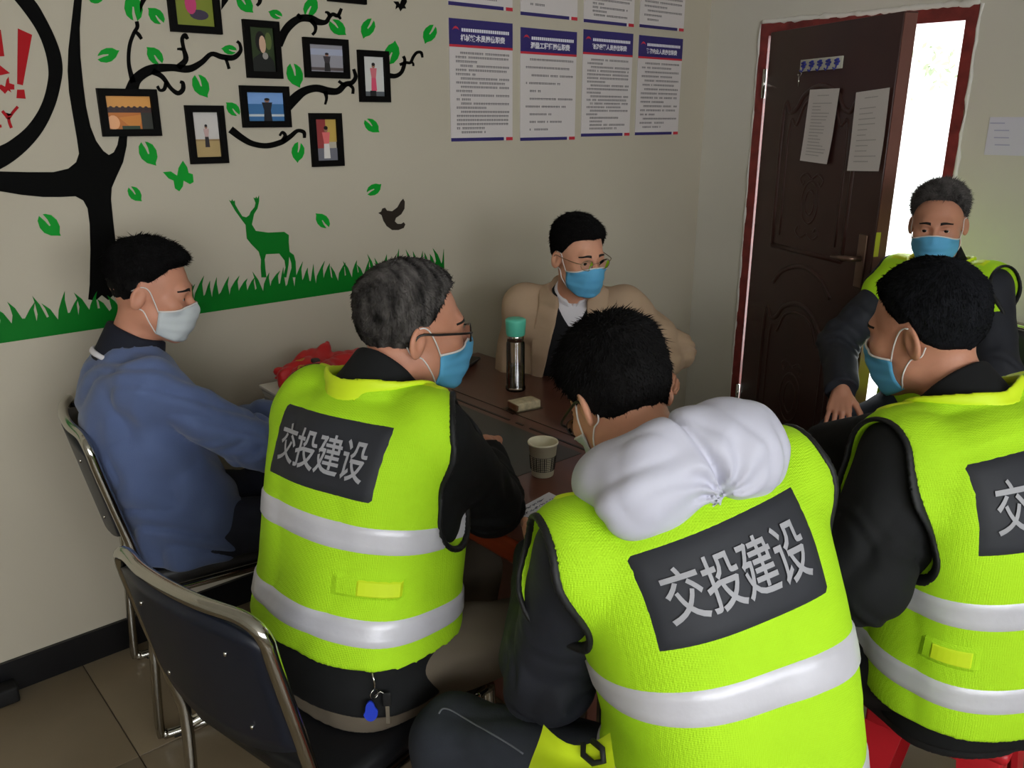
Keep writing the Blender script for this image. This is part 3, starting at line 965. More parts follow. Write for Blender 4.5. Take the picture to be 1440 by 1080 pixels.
def chair(name):
    root = empty(name)
    hw = .205
    path = []
    side = [(.17, .0, .445), (.215, 0, .44), (.225, 0, .40), (.235, 0, .06), (.225, 0, .018), (.18, 0, .012), (-.2, 0, .012), (-.245, 0, .018), (-.255, 0, .06), (-.235, 0, .43), (-.25, 0, .55), (-.3, 0, .78), (-.312, 0, .842)]
    s1 = spline([(p[0], hw, p[2]) for p in side], 4)
    arc = spline([(-.312, hw, .842), (-.318, hw - .012, .866), (-.324, hw - .05, .877), (-.34, hw * .4, .881), (-.345, 0, .882), (-.34, -hw * .4, .881), (-.324, -hw + .05, .877), (-.318, -hw + .012, .866), (-.312, -hw, .842)], 4)
    s2 = spline([(p[0], -hw, p[2]) for p in side], 4)[::-1]
    b = MB().tube([tuple(p) for p in s1[:-1] + arc[:-1] + s2], .0125, 10)
    b.tube([(.19, -hw, .437), (.19, hw, .437)], .010, 8).tube([(-.17, -hw, .437), (-.17, hw, .437)], .010, 8)
    b.tube([(-.235, -hw, .44), (-.17, -hw, .437), (.19, -hw, .437)], .011, 8).tube([(-.235, hw, .44), (-.17, hw, .437), (.19, hw, .437)], .011, 8)
    b.build('tube_frame', M_CHROME, root)
    # seat cushion
    n = 14
    V, Fq = [], []
    bm = MB().box((-.005, 0, .472), (.43, .42, .055), bev=.022)
    bm.build('seat', M_SEAT, root)
    # back panel
    rows, cols = 10, 14
    for k in range(2):
        for i in range(rows):
            for j in range(cols):
                v, u = i / (rows - 1), j / (cols - 1) * 2 - 1
                z = .58 + v * .286
                z -= .03 * (abs(u) ** 4) * (1 if v > .8 else 0) * (v - .8) / .2
                z += .035 * (abs(u) ** 3) * (1 - v) ** 2
                x = -.262 - (z - .60) * .2 - .028 * (1 - u * u)
                V.append((x - .011 * (1 if k else -1), u * (hw - .006), z))
    for k in range(2):
        for i in range(rows - 1):
            for j in range(cols - 1):
                a = k * rows * cols + i * cols + j
                q = (a, a + 1, a + cols + 1, a + cols)
                Fq.append(q if k == 0 else q[::-1])
    ed = [j for j in range(cols)] + [i * cols + cols - 1 for i in range(1, rows)] + [(rows - 1) * cols + j for j in range(cols - 2, -1, -1)] + [i * cols for i in range(rows - 2, 0, -1)]
    o2 = rows * cols
    for q in range(len(ed)):
        a, c = ed[q], ed[(q + 1) % len(ed)]
        Fq.append((a, a + o2, c + o2, c))
    bp = mesh_np('backrest', V, Fq, root, M_BACK, world=False)
    for y in (-.12, .12):
        for z in (.64, .80):
            x = -.262 - (z - .60) * .2 - .028 * (1 - (y / .2) ** 2) - .0115
            MB().lathe([(.001, -.004), (.003, -.003), (.003, .003), (.001, .004)], (x, y, z), 8).build('screw', M_CHROME, bp)
    for x in (-.2, .19):
        for s in (-1, 1):
            MB().box((x, s * hw, .004), (.05, .024, .008), bev=.003).build('rubber_foot', M_RUB, root)
    return root


ch0 = chair('tube_chair')


def place_chair(o, x, y, a, label):
    o.location = (x, y, 0)
    o.rotation_euler = (0, 0, math.radians(a))
    tag(o, label, 'chair', 'chrome tube chairs')
    return o


place_chair(ch0, .70, 1.325, 12, 'chrome tube chair with navy back, under the man with grey hair and glasses')
place_chair(copy_tree(ch0), .80, 2.185, -9, 'chrome tube chair against the wall, under the man in blue sweater')
place_chair(copy_tree(ch0), 2.13, 2.07, 222, 'chrome tube chair under the man in the beige blazer')
place_chair(copy_tree(ch0), 3.0, 1.12, 165, 'chrome tube chair beside the doorway under the seated man')

# red plastic stools
M_RPL = mat('red_plastic', srgb(196, 34, 44), 0.38)


def stool(name):
    root = empty(name)
    b = MB()
    b.box((0, 0, .455), (.27, .27, .028), bev=.012)
    b.build('stool_seat', M_RPL, root)
    MB().box((0, 0, .425), (.25, .25, .04), bev=.006).build('apron', M_RPL, root)
    for sx in (-1, 1):
        for sy in (-1, 1):
            P = []
            for z, e, w in ((.41, .125, .075), (0.0, .165, .05)):
                P += [(sx * e, sy * e, z), (sx * (e - w), sy * e, z), (sx * (e - w), sy * (e - .012), z), (sx * (e - .012), sy * (e - .012), z), (sx * (e - .012), sy * (e - w), z), (sx * e, sy * (e - w), z)]
            fs = [(k, (k + 1) % 6, 6 + (k + 1) % 6, 6 + k) for k in range(6)] + [tuple(range(6)), tuple(range(11, 5, -1))]
            MB().add(P, fs).build('leg', M_RPL, root)
    return root


st0 = stool('plastic_stool')
st0.location = (1.645, .50, 0)
st0.rotation_euler = (0, 0, math.radians(8))
tag(st0, 'red plastic stool under the man in vest with dark collar', 'stool', 'red plastic stools')
s2 = copy_tree(st0)
s2.location = (.93, .50, 0)
s2.rotation_euler = (0, 0, math.radians(-12))
tag(s2, 'red plastic stool under the man with the white hood', 'stool', 'red plastic stools')

# ================================================================== THINGS ON THE TABLE
def tz(px, py, z=TZ):
    return on_z(px, py, z)


p = tz(725, 548)
bt = empty('tea_bottle', tuple(p))
tag(bt, 'clear tea bottle with turquoise lid standing on the table', 'bottle')
M_GLASS = glass_mat('clear_bottle_plastic', (.93, .93, .9), .2)
MB().lathe([(.001, .0), (.031, 0), (.033, .004), (.033, .012), (.030, .016), (.030, .158), (.026, .168), (.024, .185)], (0, 0, .0005), 32, cap=False).build('bottle_body', M_GLASS, bt)
MB().lathe([(.001, .012), (.0265, .012), (.0265, .085), (.001, .085)], (0, 0, 0), 28, cap=False).build('tea', mat('amber_tea', srgb(120, 96, 40), 0.15, trans=0.75, ior=1.33), bt)
MB().lathe([(.004, .015), (.022, .016), (.024, .03), (.02, .05), (.012, .055), (.002, .057)], (0, 0, 0), 18).build('tea_leaves', mat('tea_leaves', srgb(70, 66, 28), 0.9, bump=.6, bscale=250), bt)
MB().lathe([(.024, .165), (.0275, .166), (.0275, .19), (.024, .191)], (0, 0, 0), 28, cap=False).build('neck_ring', M_CHROME, bt)
MB().lathe([(.0, .184), (.028, .184), (.0305, .188), (.033, .23), (.0325, .236), (.028, .239), (0, .2395)], (0, 0, 0), 36, cap=False).build('lid', mat('turquoise_plastic', srgb(96, 205, 178), 0.45), bt)

p = tz(737, 573)
o = empty('cigarette_pack', tuple(p), math.radians(-9))
tag(o, 'small cream soft pack lying on the table before the tea bottle', 'pack')
MB().box((0, 0, .0125), (.088, .054, .024), bev=.004).build('pack', mat('cream_pack_paper', srgb(198, 184, 152), 0.5, var=.25, vscale=60), o)
MB().box((-.04, -.002, .0125), (.012, .05, .021), bev=.003).build('open_end', mat('brown_foil', srgb(110, 70, 44), 0.5), o)
MB().box((-.01, -.004, .001), (.11, .066, .0016)).build('wrapper', glass_mat('clear_wrapper', (.9, .9, .88), .5, .1), o)

p = tz(763, 667)
o = empty('paper_cup', tuple(p))
tag(o, 'white paper cup with dark check band on the table', 'cup')
M_CUP = mat('cup_paper', srgb(222, 214, 188), 0.55)
pr = [(.0265, 0), (.0275, .002), (.0355, .083), (.0375, .083), (.0385, .086), (.0375, .089), (.0355, .0885), (.0345, .084), (.0272, .006), (.0, .006)]
MB().lathe(pr, (0, 0, .0005), 36).build('cup', M_CUP, o)
b = MB()
for k in range(8):
    z = .018 + k * .0052
    r = .0275 + (.008) * (z - .002) / .081 + .0003
    b.tube([(r * math.cos(a), r * math.sin(a), z) for a in [2 * PI * q / 40 for q in range(40)]], .0006, 5, True)
for k in range(40):
    a = 2 * PI * k / 40
    if k % 10 in (8, 9):
        continue
    b.tube([((.0278 + .0988 * (z - .002)) * math.cos(a), (.0278 + .0988 * (z - .002)) * math.sin(a), z) for z in (.017, .036, .055)], .0006 if k % 2 else .0011, 4)
b.build('check_band', mat('cup_print', srgb(38, 30, 28), 0.6), o)

p1, p2, p3_, p4 = tz(720, 720, TZ + .004), tz(772, 692, TZ + .004), tz(832, 722, TZ + .004), tz(778, 758, TZ + .004)
nb = empty('note_sheet', tuple((p1 + p3_) / 2 - np.array([0, 0, .004])))
tag(nb, 'white paper with handwritten notes on the table corner', 'paper sheet')
V = [*(np.array([p1, p4, p3_, p2])), *(np.array([p1, p4, p3_, p2]) - np.array([0, 0, .0035]))]
MB().add(V, [(0, 1, 2, 3), (7, 6, 5, 4)] + [(k, k + 4, (k + 1) % 4 + 4, (k + 1) % 4) for k in range(4)]).build('paper', mat('note_paper', srgb(222, 222, 232), 0.6), nb, world=True)
b = MB()
rw = random.Random(4)
for q in range(9):
    v = .1 + q * .1
    pts = []
    for k in range(60):
        u = .08 + .8 * k / 59
        if rw.random() < .12:
            if len(pts) > 2:
                b.tube(pts, .0006, 4)
            pts = []
            continue
        P = (p1 * (1 - u) + p2 * u) * (1 - v) + (p4 * (1 - u) + p3_ * u) * v + (p4 - p1) * rw.uniform(-.025, .025)
        pts.append(P + np.array([0, 0, .0006]))
    if len(pts) > 2:
        b.tube(pts, .0006, 4)
hw_ = b.build('handwriting', mat('blue_black_ink', srgb(60, 66, 110), 0.6), nb, world=True)
hw_['kind'] = 'stuff'

p = tz(652, 514)
o = empty('mobile_phone', (p[0], p[1], TZ), math.radians(30))
tag(o, 'black phone lying at the wall end of the table', 'phone')
MB().box((0, 0, .011), (.15, .075, .010), bev=.004).build('phone_body', mat('phone_black', srgb(24, 22, 22), 0.35), o)
MB().box((0, 0, .0162), (.14, .068, .0008)).build('screen', mat('dark_screen', srgb(30, 28, 27), 0.12), o)
MB().box((0, .0, .003), (.11, .06, .006), bev=.002).build('phone_case', M_RUB, o)

# stack of papers with the red cloth bundle on it
STX, STY = 1.19, 2.28
pg = random.Random(9)
for k in range(6):
    o = MB().box((0, 0, 0), (.29, .21, .009), bev=.0015).build('magazine', mat('magazine_%d' % (k % 3), srgb(*((200, 198, 192), (168, 166, 164), (214, 208, 200))[k % 3]), 0.55, var=.1, vscale=12))
    o.location = (STX + pg.uniform(-.01, .01), STY + pg.uniform(-.008, .008), TZ + .0055 + k * .0095)
    o.rotation_euler = (0, 0, pg.uniform(-.06, .06))
    tag(o, ('lowest magazine of the pile, lying on the table', 'second magazine up in the pile under the red cloth', 'third magazine up in the pile under the red cloth', 'fourth magazine up in the pile under the red cloth', 'second magazine from the top of the pile under the red cloth', 'topmost magazine of the pile, touching the red cloth')[k], 'magazine', 'magazines piled under the red cloth')

p = on_z(8, 976, .02)
o = empty('floor_block', (p[0] - .02, WY - .045, 0))
tag(o, 'small black block on the floor against the baseboard', 'adapter')
MB().box((0, 0, .025), (.1, .055, .05), bev=.008).build('block_body', M_RUB, o)  # plain black block of unknown use, with a cable trailing off
MB().tube([(-.05, 0, .02), (-.12, .01, .006), (-.25, .02, .006), (-.45, .02, .006)], .004, 6).build('cable', M_RUB, o)

# ================================================================== PEOPLE: skeleton and implicit-surface tools
def nrm(v): v=np.asarray(v,float); return v/np.linalg.norm(v)
def rotm(axis,a):
    x,y,z=nrm(axis); c,s=np.cos(a),np.sin(a); C=1-c
    return np.array([[c+x*x*C,x*y*C-z*s,x*z*C+y*s],[y*x*C+z*s,c+y*y*C,y*z*C-x*s],[z*x*C-y*s,z*y*C+x*s,c+z*z*C]])
def rad(d): return np.radians(d)
def frame(yaw,pitch=0,roll=0):
    """columns right, forward, up ; pitch>0 = nod/lean forward ; roll>0 = towards the right"""
    f=np.array([np.cos(rad(yaw)),np.sin(rad(yaw)),0]); r=np.array([f[1],-f[0],0]); u=np.array([0,0,1.])
    A=rotm(r,-rad(pitch)); f,u=A@f,A@u
    B=rotm(f,rad(roll)); r,u=B@r,B@u
    return np.stack([r,f,u],1)
def ik(a,b,l1,l2,hint):
    a=np.asarray(a,float);b=np.asarray(b,float); d=b-a; L=np.linalg.norm(d); n=d/L
    if L>=(l1+l2)*.999: b=a+n*(l1+l2)*.999; L=(l1+l2)*.999
    x=(l1*l1-l2*l2+L*L)/(2*L); h=np.sqrt(max(l1*l1-x*x,0))
    t=np.asarray(hint,float); t=t-n*(t@n); t=t/np.linalg.norm(t)
    return a+n*x+t*h,b
def skeleton(px,py,pz,yaw,l0=0,l1=10,l2=20,side=0,twist=0,sc=1.,neck=25,hyaw=0,hpitch=10,hroll=0,shr=0,shw=1.0):
    """pelvis, facing yaw, spine lean at pelvis / waist / chest, sideways lean, shoulder twist"""
    S=[np.array([px,py,pz],float)]
    for i,(ln,a) in enumerate(((.17,l0),(.17,l1),(.16,l2))):
        F=frame(yaw+twist*(i+1)/3,a,side*(i+1)/3); S.append(S[-1]+F[:,2]*ln*sc)
    T=frame(yaw+twist,l2,side+shr)
    N=frame(yaw+twist,neck,side)
    H=frame(hyaw,hpitch,hroll)
    ho=S[3]+N[:,2]*.085*sc+H[:,2]*.06+H[:,1]*.025
    sh=[S[3]-T[:,2]*.055*sc+T[:,0]*s*.162*sc*shw for s in (1,-1)]
    hip=[S[0]+frame(yaw)[:,0]*s*.09 for s in (1,-1)]
    return dict(S=S,T=T,H=H,head=ho,shR=sh[0],shL=sh[1],hipR=hip[0],hipL=hip[1],top=ho+H[:,2]*.125-H[:,1]*.01,earR=ho+H[:,0]*.078,earL=ho-H[:,0]*.078,face=ho+H[:,1]*.1,c7=S[3]-T[:,1]*.05)


f32 = np.float32


def cap(P, a, b, ra, rb):
    a = np.asarray(a, f32)
    ba = np.asarray(b, f32) - a
    pa = P - a
    t = np.clip(pa @ ba / f32(ba @ ba + 1e-12), 0, 1)
    q = pa - t[:, None] * ba
    return np.sqrt(np.einsum('ij,ij->i', q, q)) - (f32(ra) + f32(rb - ra) * t)


def ell(P, c, r, R=None):
    q = P - np.asarray(c, f32)
    if R is not None:
        q = q @ np.asarray(R, f32)
    r = np.asarray(r, f32)
    k = np.sqrt(np.einsum('ij,ij->i', q / r, q / r))
    return (k - 1) * f32(min(r))


def smin(a, b, k):
    h = np.clip(0.5 + 0.5 * (b - a) / k, 0, 1)
    return b + (a - b) * h - k * h * (1 - h)


def smax(a, b, k):
    return -smin(-a, -b, k)


def sstep(x, a, b):
    t = np.clip((x - a) / (b - a), 0, 1)
    return t * t * (3 - 2 * t)


def wrinkle(P, fr, seed):
    r = np.random.default_rng(seed)
    d = r.normal(size=(4, 3)).astype(f32)
    d /= np.linalg.norm(d, axis=1)[:, None]
    q = P * f32(fr)
    a, b2, c, e = (q @ d[i] for i in range(4))
    s = np.sin(a + 1.8 * np.sin(b2 * .7 + 1) + .8 * np.sin(c * 1.3))
    s2 = np.sin(e * 1.9 + 1.5 * np.sin(a * .9))
    return (.65 * (1 - 2 * np.abs(s)) + .35 * s2).astype(f32)


def nets(fn, lo, hi, h, slack=1.4):
    """block-sparse sampling of a distance field, then naive surface nets -> (verts, quads)"""
    B = 8
    lo = np.asarray(lo, f32)
    hi = np.asarray(hi, f32)
    nb = np.maximum(np.ceil((hi - lo) / (h * B)).astype(int), 1)
    g = np.stack(np.meshgrid(*[np.arange(k) for k in nb], indexing='ij'), -1).reshape(-1, 3)
    d = fn((lo + (g * B + (B - 1) / 2) * h).astype(f32)).reshape(nb).astype(f32)
    keep = np.abs(d) < h * B * .87 * slack
    D = np.repeat(np.repeat(np.repeat(d, B, 0), B, 1), B, 2)
    ki = np.argwhere(keep)
    offs = np.stack(np.meshgrid(np.arange(B), np.arange(B), np.arange(B), indexing='ij'), -1).reshape(-1, 3)
    D6 = D.reshape(nb[0], B, nb[1], B, nb[2], B)
    for s in range(0, len(ki), 600):
        kk = ki[s:s + 600]
        P = (lo + (kk[:, None, :] * B + offs[None]) * h).astype(f32).reshape(-1, 3)
        D6[kk[:, 0], :, kk[:, 1], :, kk[:, 2], :] = fn(P).reshape(len(kk), B, B, B)
    S = D < 0
    cnt = np.zeros(tuple(k - 1 for k in D.shape), np.int8)
    sl = [slice(0, -1), slice(1, None)]
    for i in (0, 1):
        for j in (0, 1):
            for k in (0, 1):
                cnt += S[sl[i], sl[j], sl[k]]
    act = np.argwhere((cnt > 0) & (cnt < 8))
    if len(act) == 0:
        return np.zeros((0, 3), f32), np.zeros((0, 4), np.int32)
    corners = [(i, j, k) for i in (0, 1) for j in (0, 1) for k in (0, 1)]
    cv = np.stack([D[act[:, 0] + c[0], act[:, 1] + c[1], act[:, 2] + c[2]] for c in corners], 1)
    acc = np.zeros((len(act), 3), f32)
    n = np.zeros(len(act), f32)
    for a in range(8):
        for b in range(a + 1, 8):
            ca, cb = np.array(corners[a]), np.array(corners[b])
            if np.abs(ca - cb).sum() != 1:
                continue
            va, vb = cv[:, a], cv[:, b]
            m = (va < 0) != (vb < 0)
            t = np.where(m, va / np.where(m, va - vb, 1), 0)
            acc += np.where(m[:, None], ca + t[:, None] * (cb - ca), 0)
            n += m
    V = lo + (act + acc / n[:, None]) * h
    idx = np.full(cnt.shape, -1, np.int32)
    idx[act[:, 0], act[:, 1], act[:, 2]] = np.arange(len(act))
    Q = []
    for ax in range(3):
        s0 = [slice(1, -1)] * 3
        s1 = [slice(1, -1)] * 3
        s0[ax] = slice(0, -1)
        s1[ax] = slice(1, None)
        A0, A1 = S[tuple(s0)], S[tuple(s1)]
        e = np.argwhere(A0 != A1)
        if not len(e):
            continue
        sg = A0[e[:, 0], e[:, 1], e[:, 2]]
        p = e + np.array([0 if k == ax else 1 for k in range(3)])
        u, v = (ax + 1) % 3, (ax + 2) % 3
        def cell(du, dv):
            q = p.copy()
            q[:, u] -= du
            q[:, v] -= dv
            q = np.clip(q, 0, np.array(cnt.shape) - 1)
            return idx[q[:, 0], q[:, 1], q[:, 2]]
        q4 = np.stack([cell(1, 1), cell(0, 1), cell(0, 0), cell(1, 0)], 1)
        q4 = np.where(sg[:, None], q4, q4[:, ::-1])
        Q.append(q4[(q4 >= 0).all(1)])
    return V.astype(f32), np.concatenate(Q).astype(np.int32)


def relax(V, Q, it=1, w=.5):
    for _ in range(it):
        acc = np.zeros_like(V)
        n = np.zeros(len(V), f32)
        for k in range(4):
            a, b = Q[:, k], Q[:, (k + 1) % 4]
            np.add.at(acc, a, V[b])
            np.add.at(acc, b, V[a])
            np.add.at(n, a, 1)
            np.add.at(n, b, 1)
        V = V * (1 - w) + w * acc / np.maximum(n, 1)[:, None]
    return V.astype(f32)


class Loft:
    """elliptic cross-sections along a path: centres, half widths, half depths, side and front vectors"""

    def __init__(self, C, W, D, S, F):
        self.C, self.W, self.D, self.S, self.F = [np.asarray(a, f32) for a in (C, W, D, S, F)]
        ln = np.linalg.norm(np.diff(self.C, axis=0), axis=1)
        self.s = np.concatenate([[0], np.cumsum(ln)]).astype(f32)

    def at(self, s):
        i = int(np.clip(np.searchsorted(self.s, s) - 1, 0, len(self.s) - 2))
        t = (s - self.s[i]) / (self.s[i + 1] - self.s[i])
        L = lambda A: A[i] * (1 - t) + A[i + 1] * t
        return L(self.C), nrm(L(self.S)), nrm(L(self.F))

    def ev(self, P, g=0.0, flare=0.0, ex=2.5):
        N = len(P)
        best = np.full(N, 1e9, f32)
        bi = np.zeros(N, np.int32)
        bt = np.zeros(N, f32)
        for i in range(len(self.C) - 1):
            a = self.C[i]
            ba = self.C[i + 1] - a
            pa = P - a
            t = np.clip(pa @ ba / (ba @ ba), 0, 1)
            q = pa - t[:, None] * ba
            d2 = np.einsum('ij,ij->i', q, q)
            m = d2 < best
            best[m] = d2[m]
            bi[m] = i
            bt[m] = t[m]
        L = lambda A: (A[bi] * (1 - bt)[:, None] + A[bi + 1] * bt[:, None]) if A.ndim == 2 else A[bi] * (1 - bt) + A[bi + 1] * bt
        q = P - L(self.C)
        Sv, Fv = L(self.S), L(self.F)
        u = np.einsum('ij,ij->i', q, Sv)
        v = np.einsum('ij,ij->i', q, Fv)
        a2 = np.maximum(np.einsum('ij,ij->i', q, q) - u * u - v * v, 0)
        s = L(self.s)
        fl = flare * np.clip(1 - s / .25, 0, 1) if flare else 0.0
        w = L(self.W) + g + fl
        d = L(self.D) + g + fl
        mn = np.minimum(w, d)
        k = (np.abs(u / w) ** ex + np.abs(v / d) ** ex) ** (1 / ex)
        k = np.sqrt(k * k + a2 / (mn * mn))
        return (k - 1) * mn, u, v, s


# ------------------------------------------------------------------ head (local axes: right, forward, up; origin between the ears)
def skull(Q):
    d = ell(Q, (0, -.012, .038), (.077, .097, .090))
    d = smin(d, ell(Q, (0, .032, -.03), (.064, .066, .088)), .03)
    for s in (-1, 1):
        d = smin(d, cap(Q, (s * .047, .012, -.058), (s * .012, .072, -.103), .022, .018), .03)
        d = smin(d, ell(Q, (s * .042, .062, -.018), (.024, .026, .022)), .02)
    d = smin(d, cap(Q, (-.03, .083, .02), (.03, .083, .02), .012, .012), .02)
    return d


def head_sdf(Q, neck_b, neck_r=.056):
    d = skull(Q)
    d = smin(d, cap(Q, (0, -.018, -.045), neck_b, neck_r - .003, neck_r + .004), .03)
    d = smin(d, cap(Q, (0, .094, .008), (0, .113, -.034), .007, .012), .012)
    for s in (-1, 1):
        d = smin(d, ell(Q, (s * .012, .102, -.038), (.009, .011, .008)), .006)
        d = smax(d, -ell(Q, (s * .032, .106, .001), (.019, .017, .011)), .012)
        d = smin(d, ell(Q, (s * .032, .079, .001), (.0145, .0145, .0125)), .004)
        d = smax(d, -ell(Q, (s * .032, .096, -.001), (.0125, .010, .0036)), .002)
        R = rotm((0, 0, 1), s * .45) @ rotm((1, 0, 0), -.2)
        e = ell(Q, (s * .081, -.012, -.003), (.008, .019, .032), R)
        e = smax(e, -ell(Q, (s * .092, -.008, .002), (.009, .011, .02), R), .004)
        d = smin(d, e, .005)
    d = smin(d, ell(Q, (0, .098, -.066), (.022, .01, .006)), .006)
    d = smin(d, ell(Q, (0, .097, -.077), (.018, .01, .006)), .005)
    return d


HL_X = np.array([-.12, -.085, -.05, -.022, -.008, .012, .028, .05, .075, .12], f32)


def hair_sdf(Q, st):
    zl = np.interp(Q[:, 1], HL_X, np.asarray(st['line'], f32)).astype(f32)
    zl = zl + .012 * np.clip(1 - np.abs(Q[:, 0]) / .05, 0, 1) * np.clip((Q[:, 1] - .05) / .03, 0, 1) * st.get('fringe', 0)
    e = Q[:, 2] - zl
    top = sstep(Q[:, 2], .03, .105)
    th = st['side'] + (st['top'] - st['side']) * top
    th = th + st.get('front', 0) * sstep(Q[:, 1], .02, .08) * top
    k = sstep(e, -.002, st.get('fade', .02))
    th = th * k - (1 - k) * .006
    th = th + k * (st.get('tuft', .0013) * wrinkle(Q * f32(1), 75, st.get('seed', 3)) + .0012 * wrinkle(Q, 230, 5))
    return skull(Q) - th


def hand_caps(w, d, n, side, curl=(25, 35, 25), spread=6, thumb=35):
    """capsules of a hand: wrist w, finger direction d, palm normal n (palm faces n), side +1 = right hand"""
    d = nrm(d)
    n = nrm(np.asarray(n) - d * (np.asarray(n) @ d))
    t = np.cross(d, n) * side          # thumb side
    C = [(w - d * .03, w + d * .01, .026, .025)]
    mc = []
    for k in range(4):
        off = (.030 - .020 * k)
        m = w + d * (.088 - .006 * abs(k - 1)) + t * off
        mc.append(m)
        C.append((w + d * .012 + t * off * .6, m, .0155, .0125))
    for k in range(4):
        ln = np.array([(.043, .026, .020), (.047, .029, .021), (.044, .027, .020), (.034, .021, .018)][k])
        r = (.0092, .0095, .009, .008)[k]
        a = rad((1.5 - k) * spread)
        dd = d * math.cos(a) + t * math.sin(a)
        p = mc[k]
        ang = 0
        for q in range(3):
            ang += curl[q]
            v = dd * math.cos(rad(ang)) + n * math.sin(rad(ang))
            p2 = p + v * ln[q]
            C.append((p, p2, r * (1 - .1 * q), r * (.92 - .1 * q)))
            p = p2
    a = rad(thumb)
    p = w + d * .018 + t * .022 + n * .004
    v = d * math.cos(a) * .8 + t * math.sin(a) + n * .25
    v = nrm(v)
    C.append((p, p + v * .042, .0145, .0115))
    p = p + v * .042
    v = nrm(v + d * .35 + n * .1)
    C.append((p, p + v * .032, .011, .0098))
    p = p + v * .032
    v = nrm(v + d * .25)
    C.append((p, p + v * .025, .0098, .008))
    return C


def skin_mat(name, rgb):
    m = mat(name, rgb, 0.5, bump=0.08, bscale=180, var=0.08, vscale=14, spec=0.4)
    b = m.node_tree.nodes['Principled BSDF']
    b.inputs['Subsurface Weight'].default_value = 0.12
    b.inputs['Subsurface Radius'].default_value = (.01, .004, .002)
    b.inputs['Subsurface Scale'].default_value = 0.5
    return m


def hair_mat(name, rgb, grey=None):
    return mat(name, rgb, 0.8, bump=0.5, bscale=130, var=.4 if grey is None else .3, vscale=70, c2=grey, stretch=(1, .35, .35), spec=0.12)


M_HIVIS = mat('lime_hi_vis_mesh', (.44, .79, .017), 0.75, bump=0.35, bscale=330, kind='weave', spec=0.25, var=.05, vscale=7)
M_HIV2 = mat('yellow_hi_vis_tape', (.64, .84, .012), 0.6)
M_TAPE2 = mat('silver_reflective_tape', srgb(208, 207, 214), 0.35, 0.1, bump=0.25, bscale=35, var=.05, vscale=18)
M_PATCH = mat('charcoal_patch', srgb(38, 40, 46), 0.65)
M_LETT = mat('grey_reflective_lettering', srgb(158, 158, 162), 0.5)
M_PIPE = mat('black_binding', srgb(16, 17, 19), 0.6)
M_MASKB = mat('blue_mask_fabric', srgb(92, 170, 214), 0.75)
M_MASKW = mat('white_mask_fabric', srgb(196, 202, 204), 0.75)
M_LOOP = mat('white_elastic', srgb(220, 216, 212), 0.7)
M_EYEW = mat('eye_white', srgb(205, 198, 190), 0.25)
M_IRIS = mat('dark_iris', srgb(22, 15, 12), 0.15)
M_BROW = mat('eyebrow_hair', srgb(20, 16, 15), 0.8)


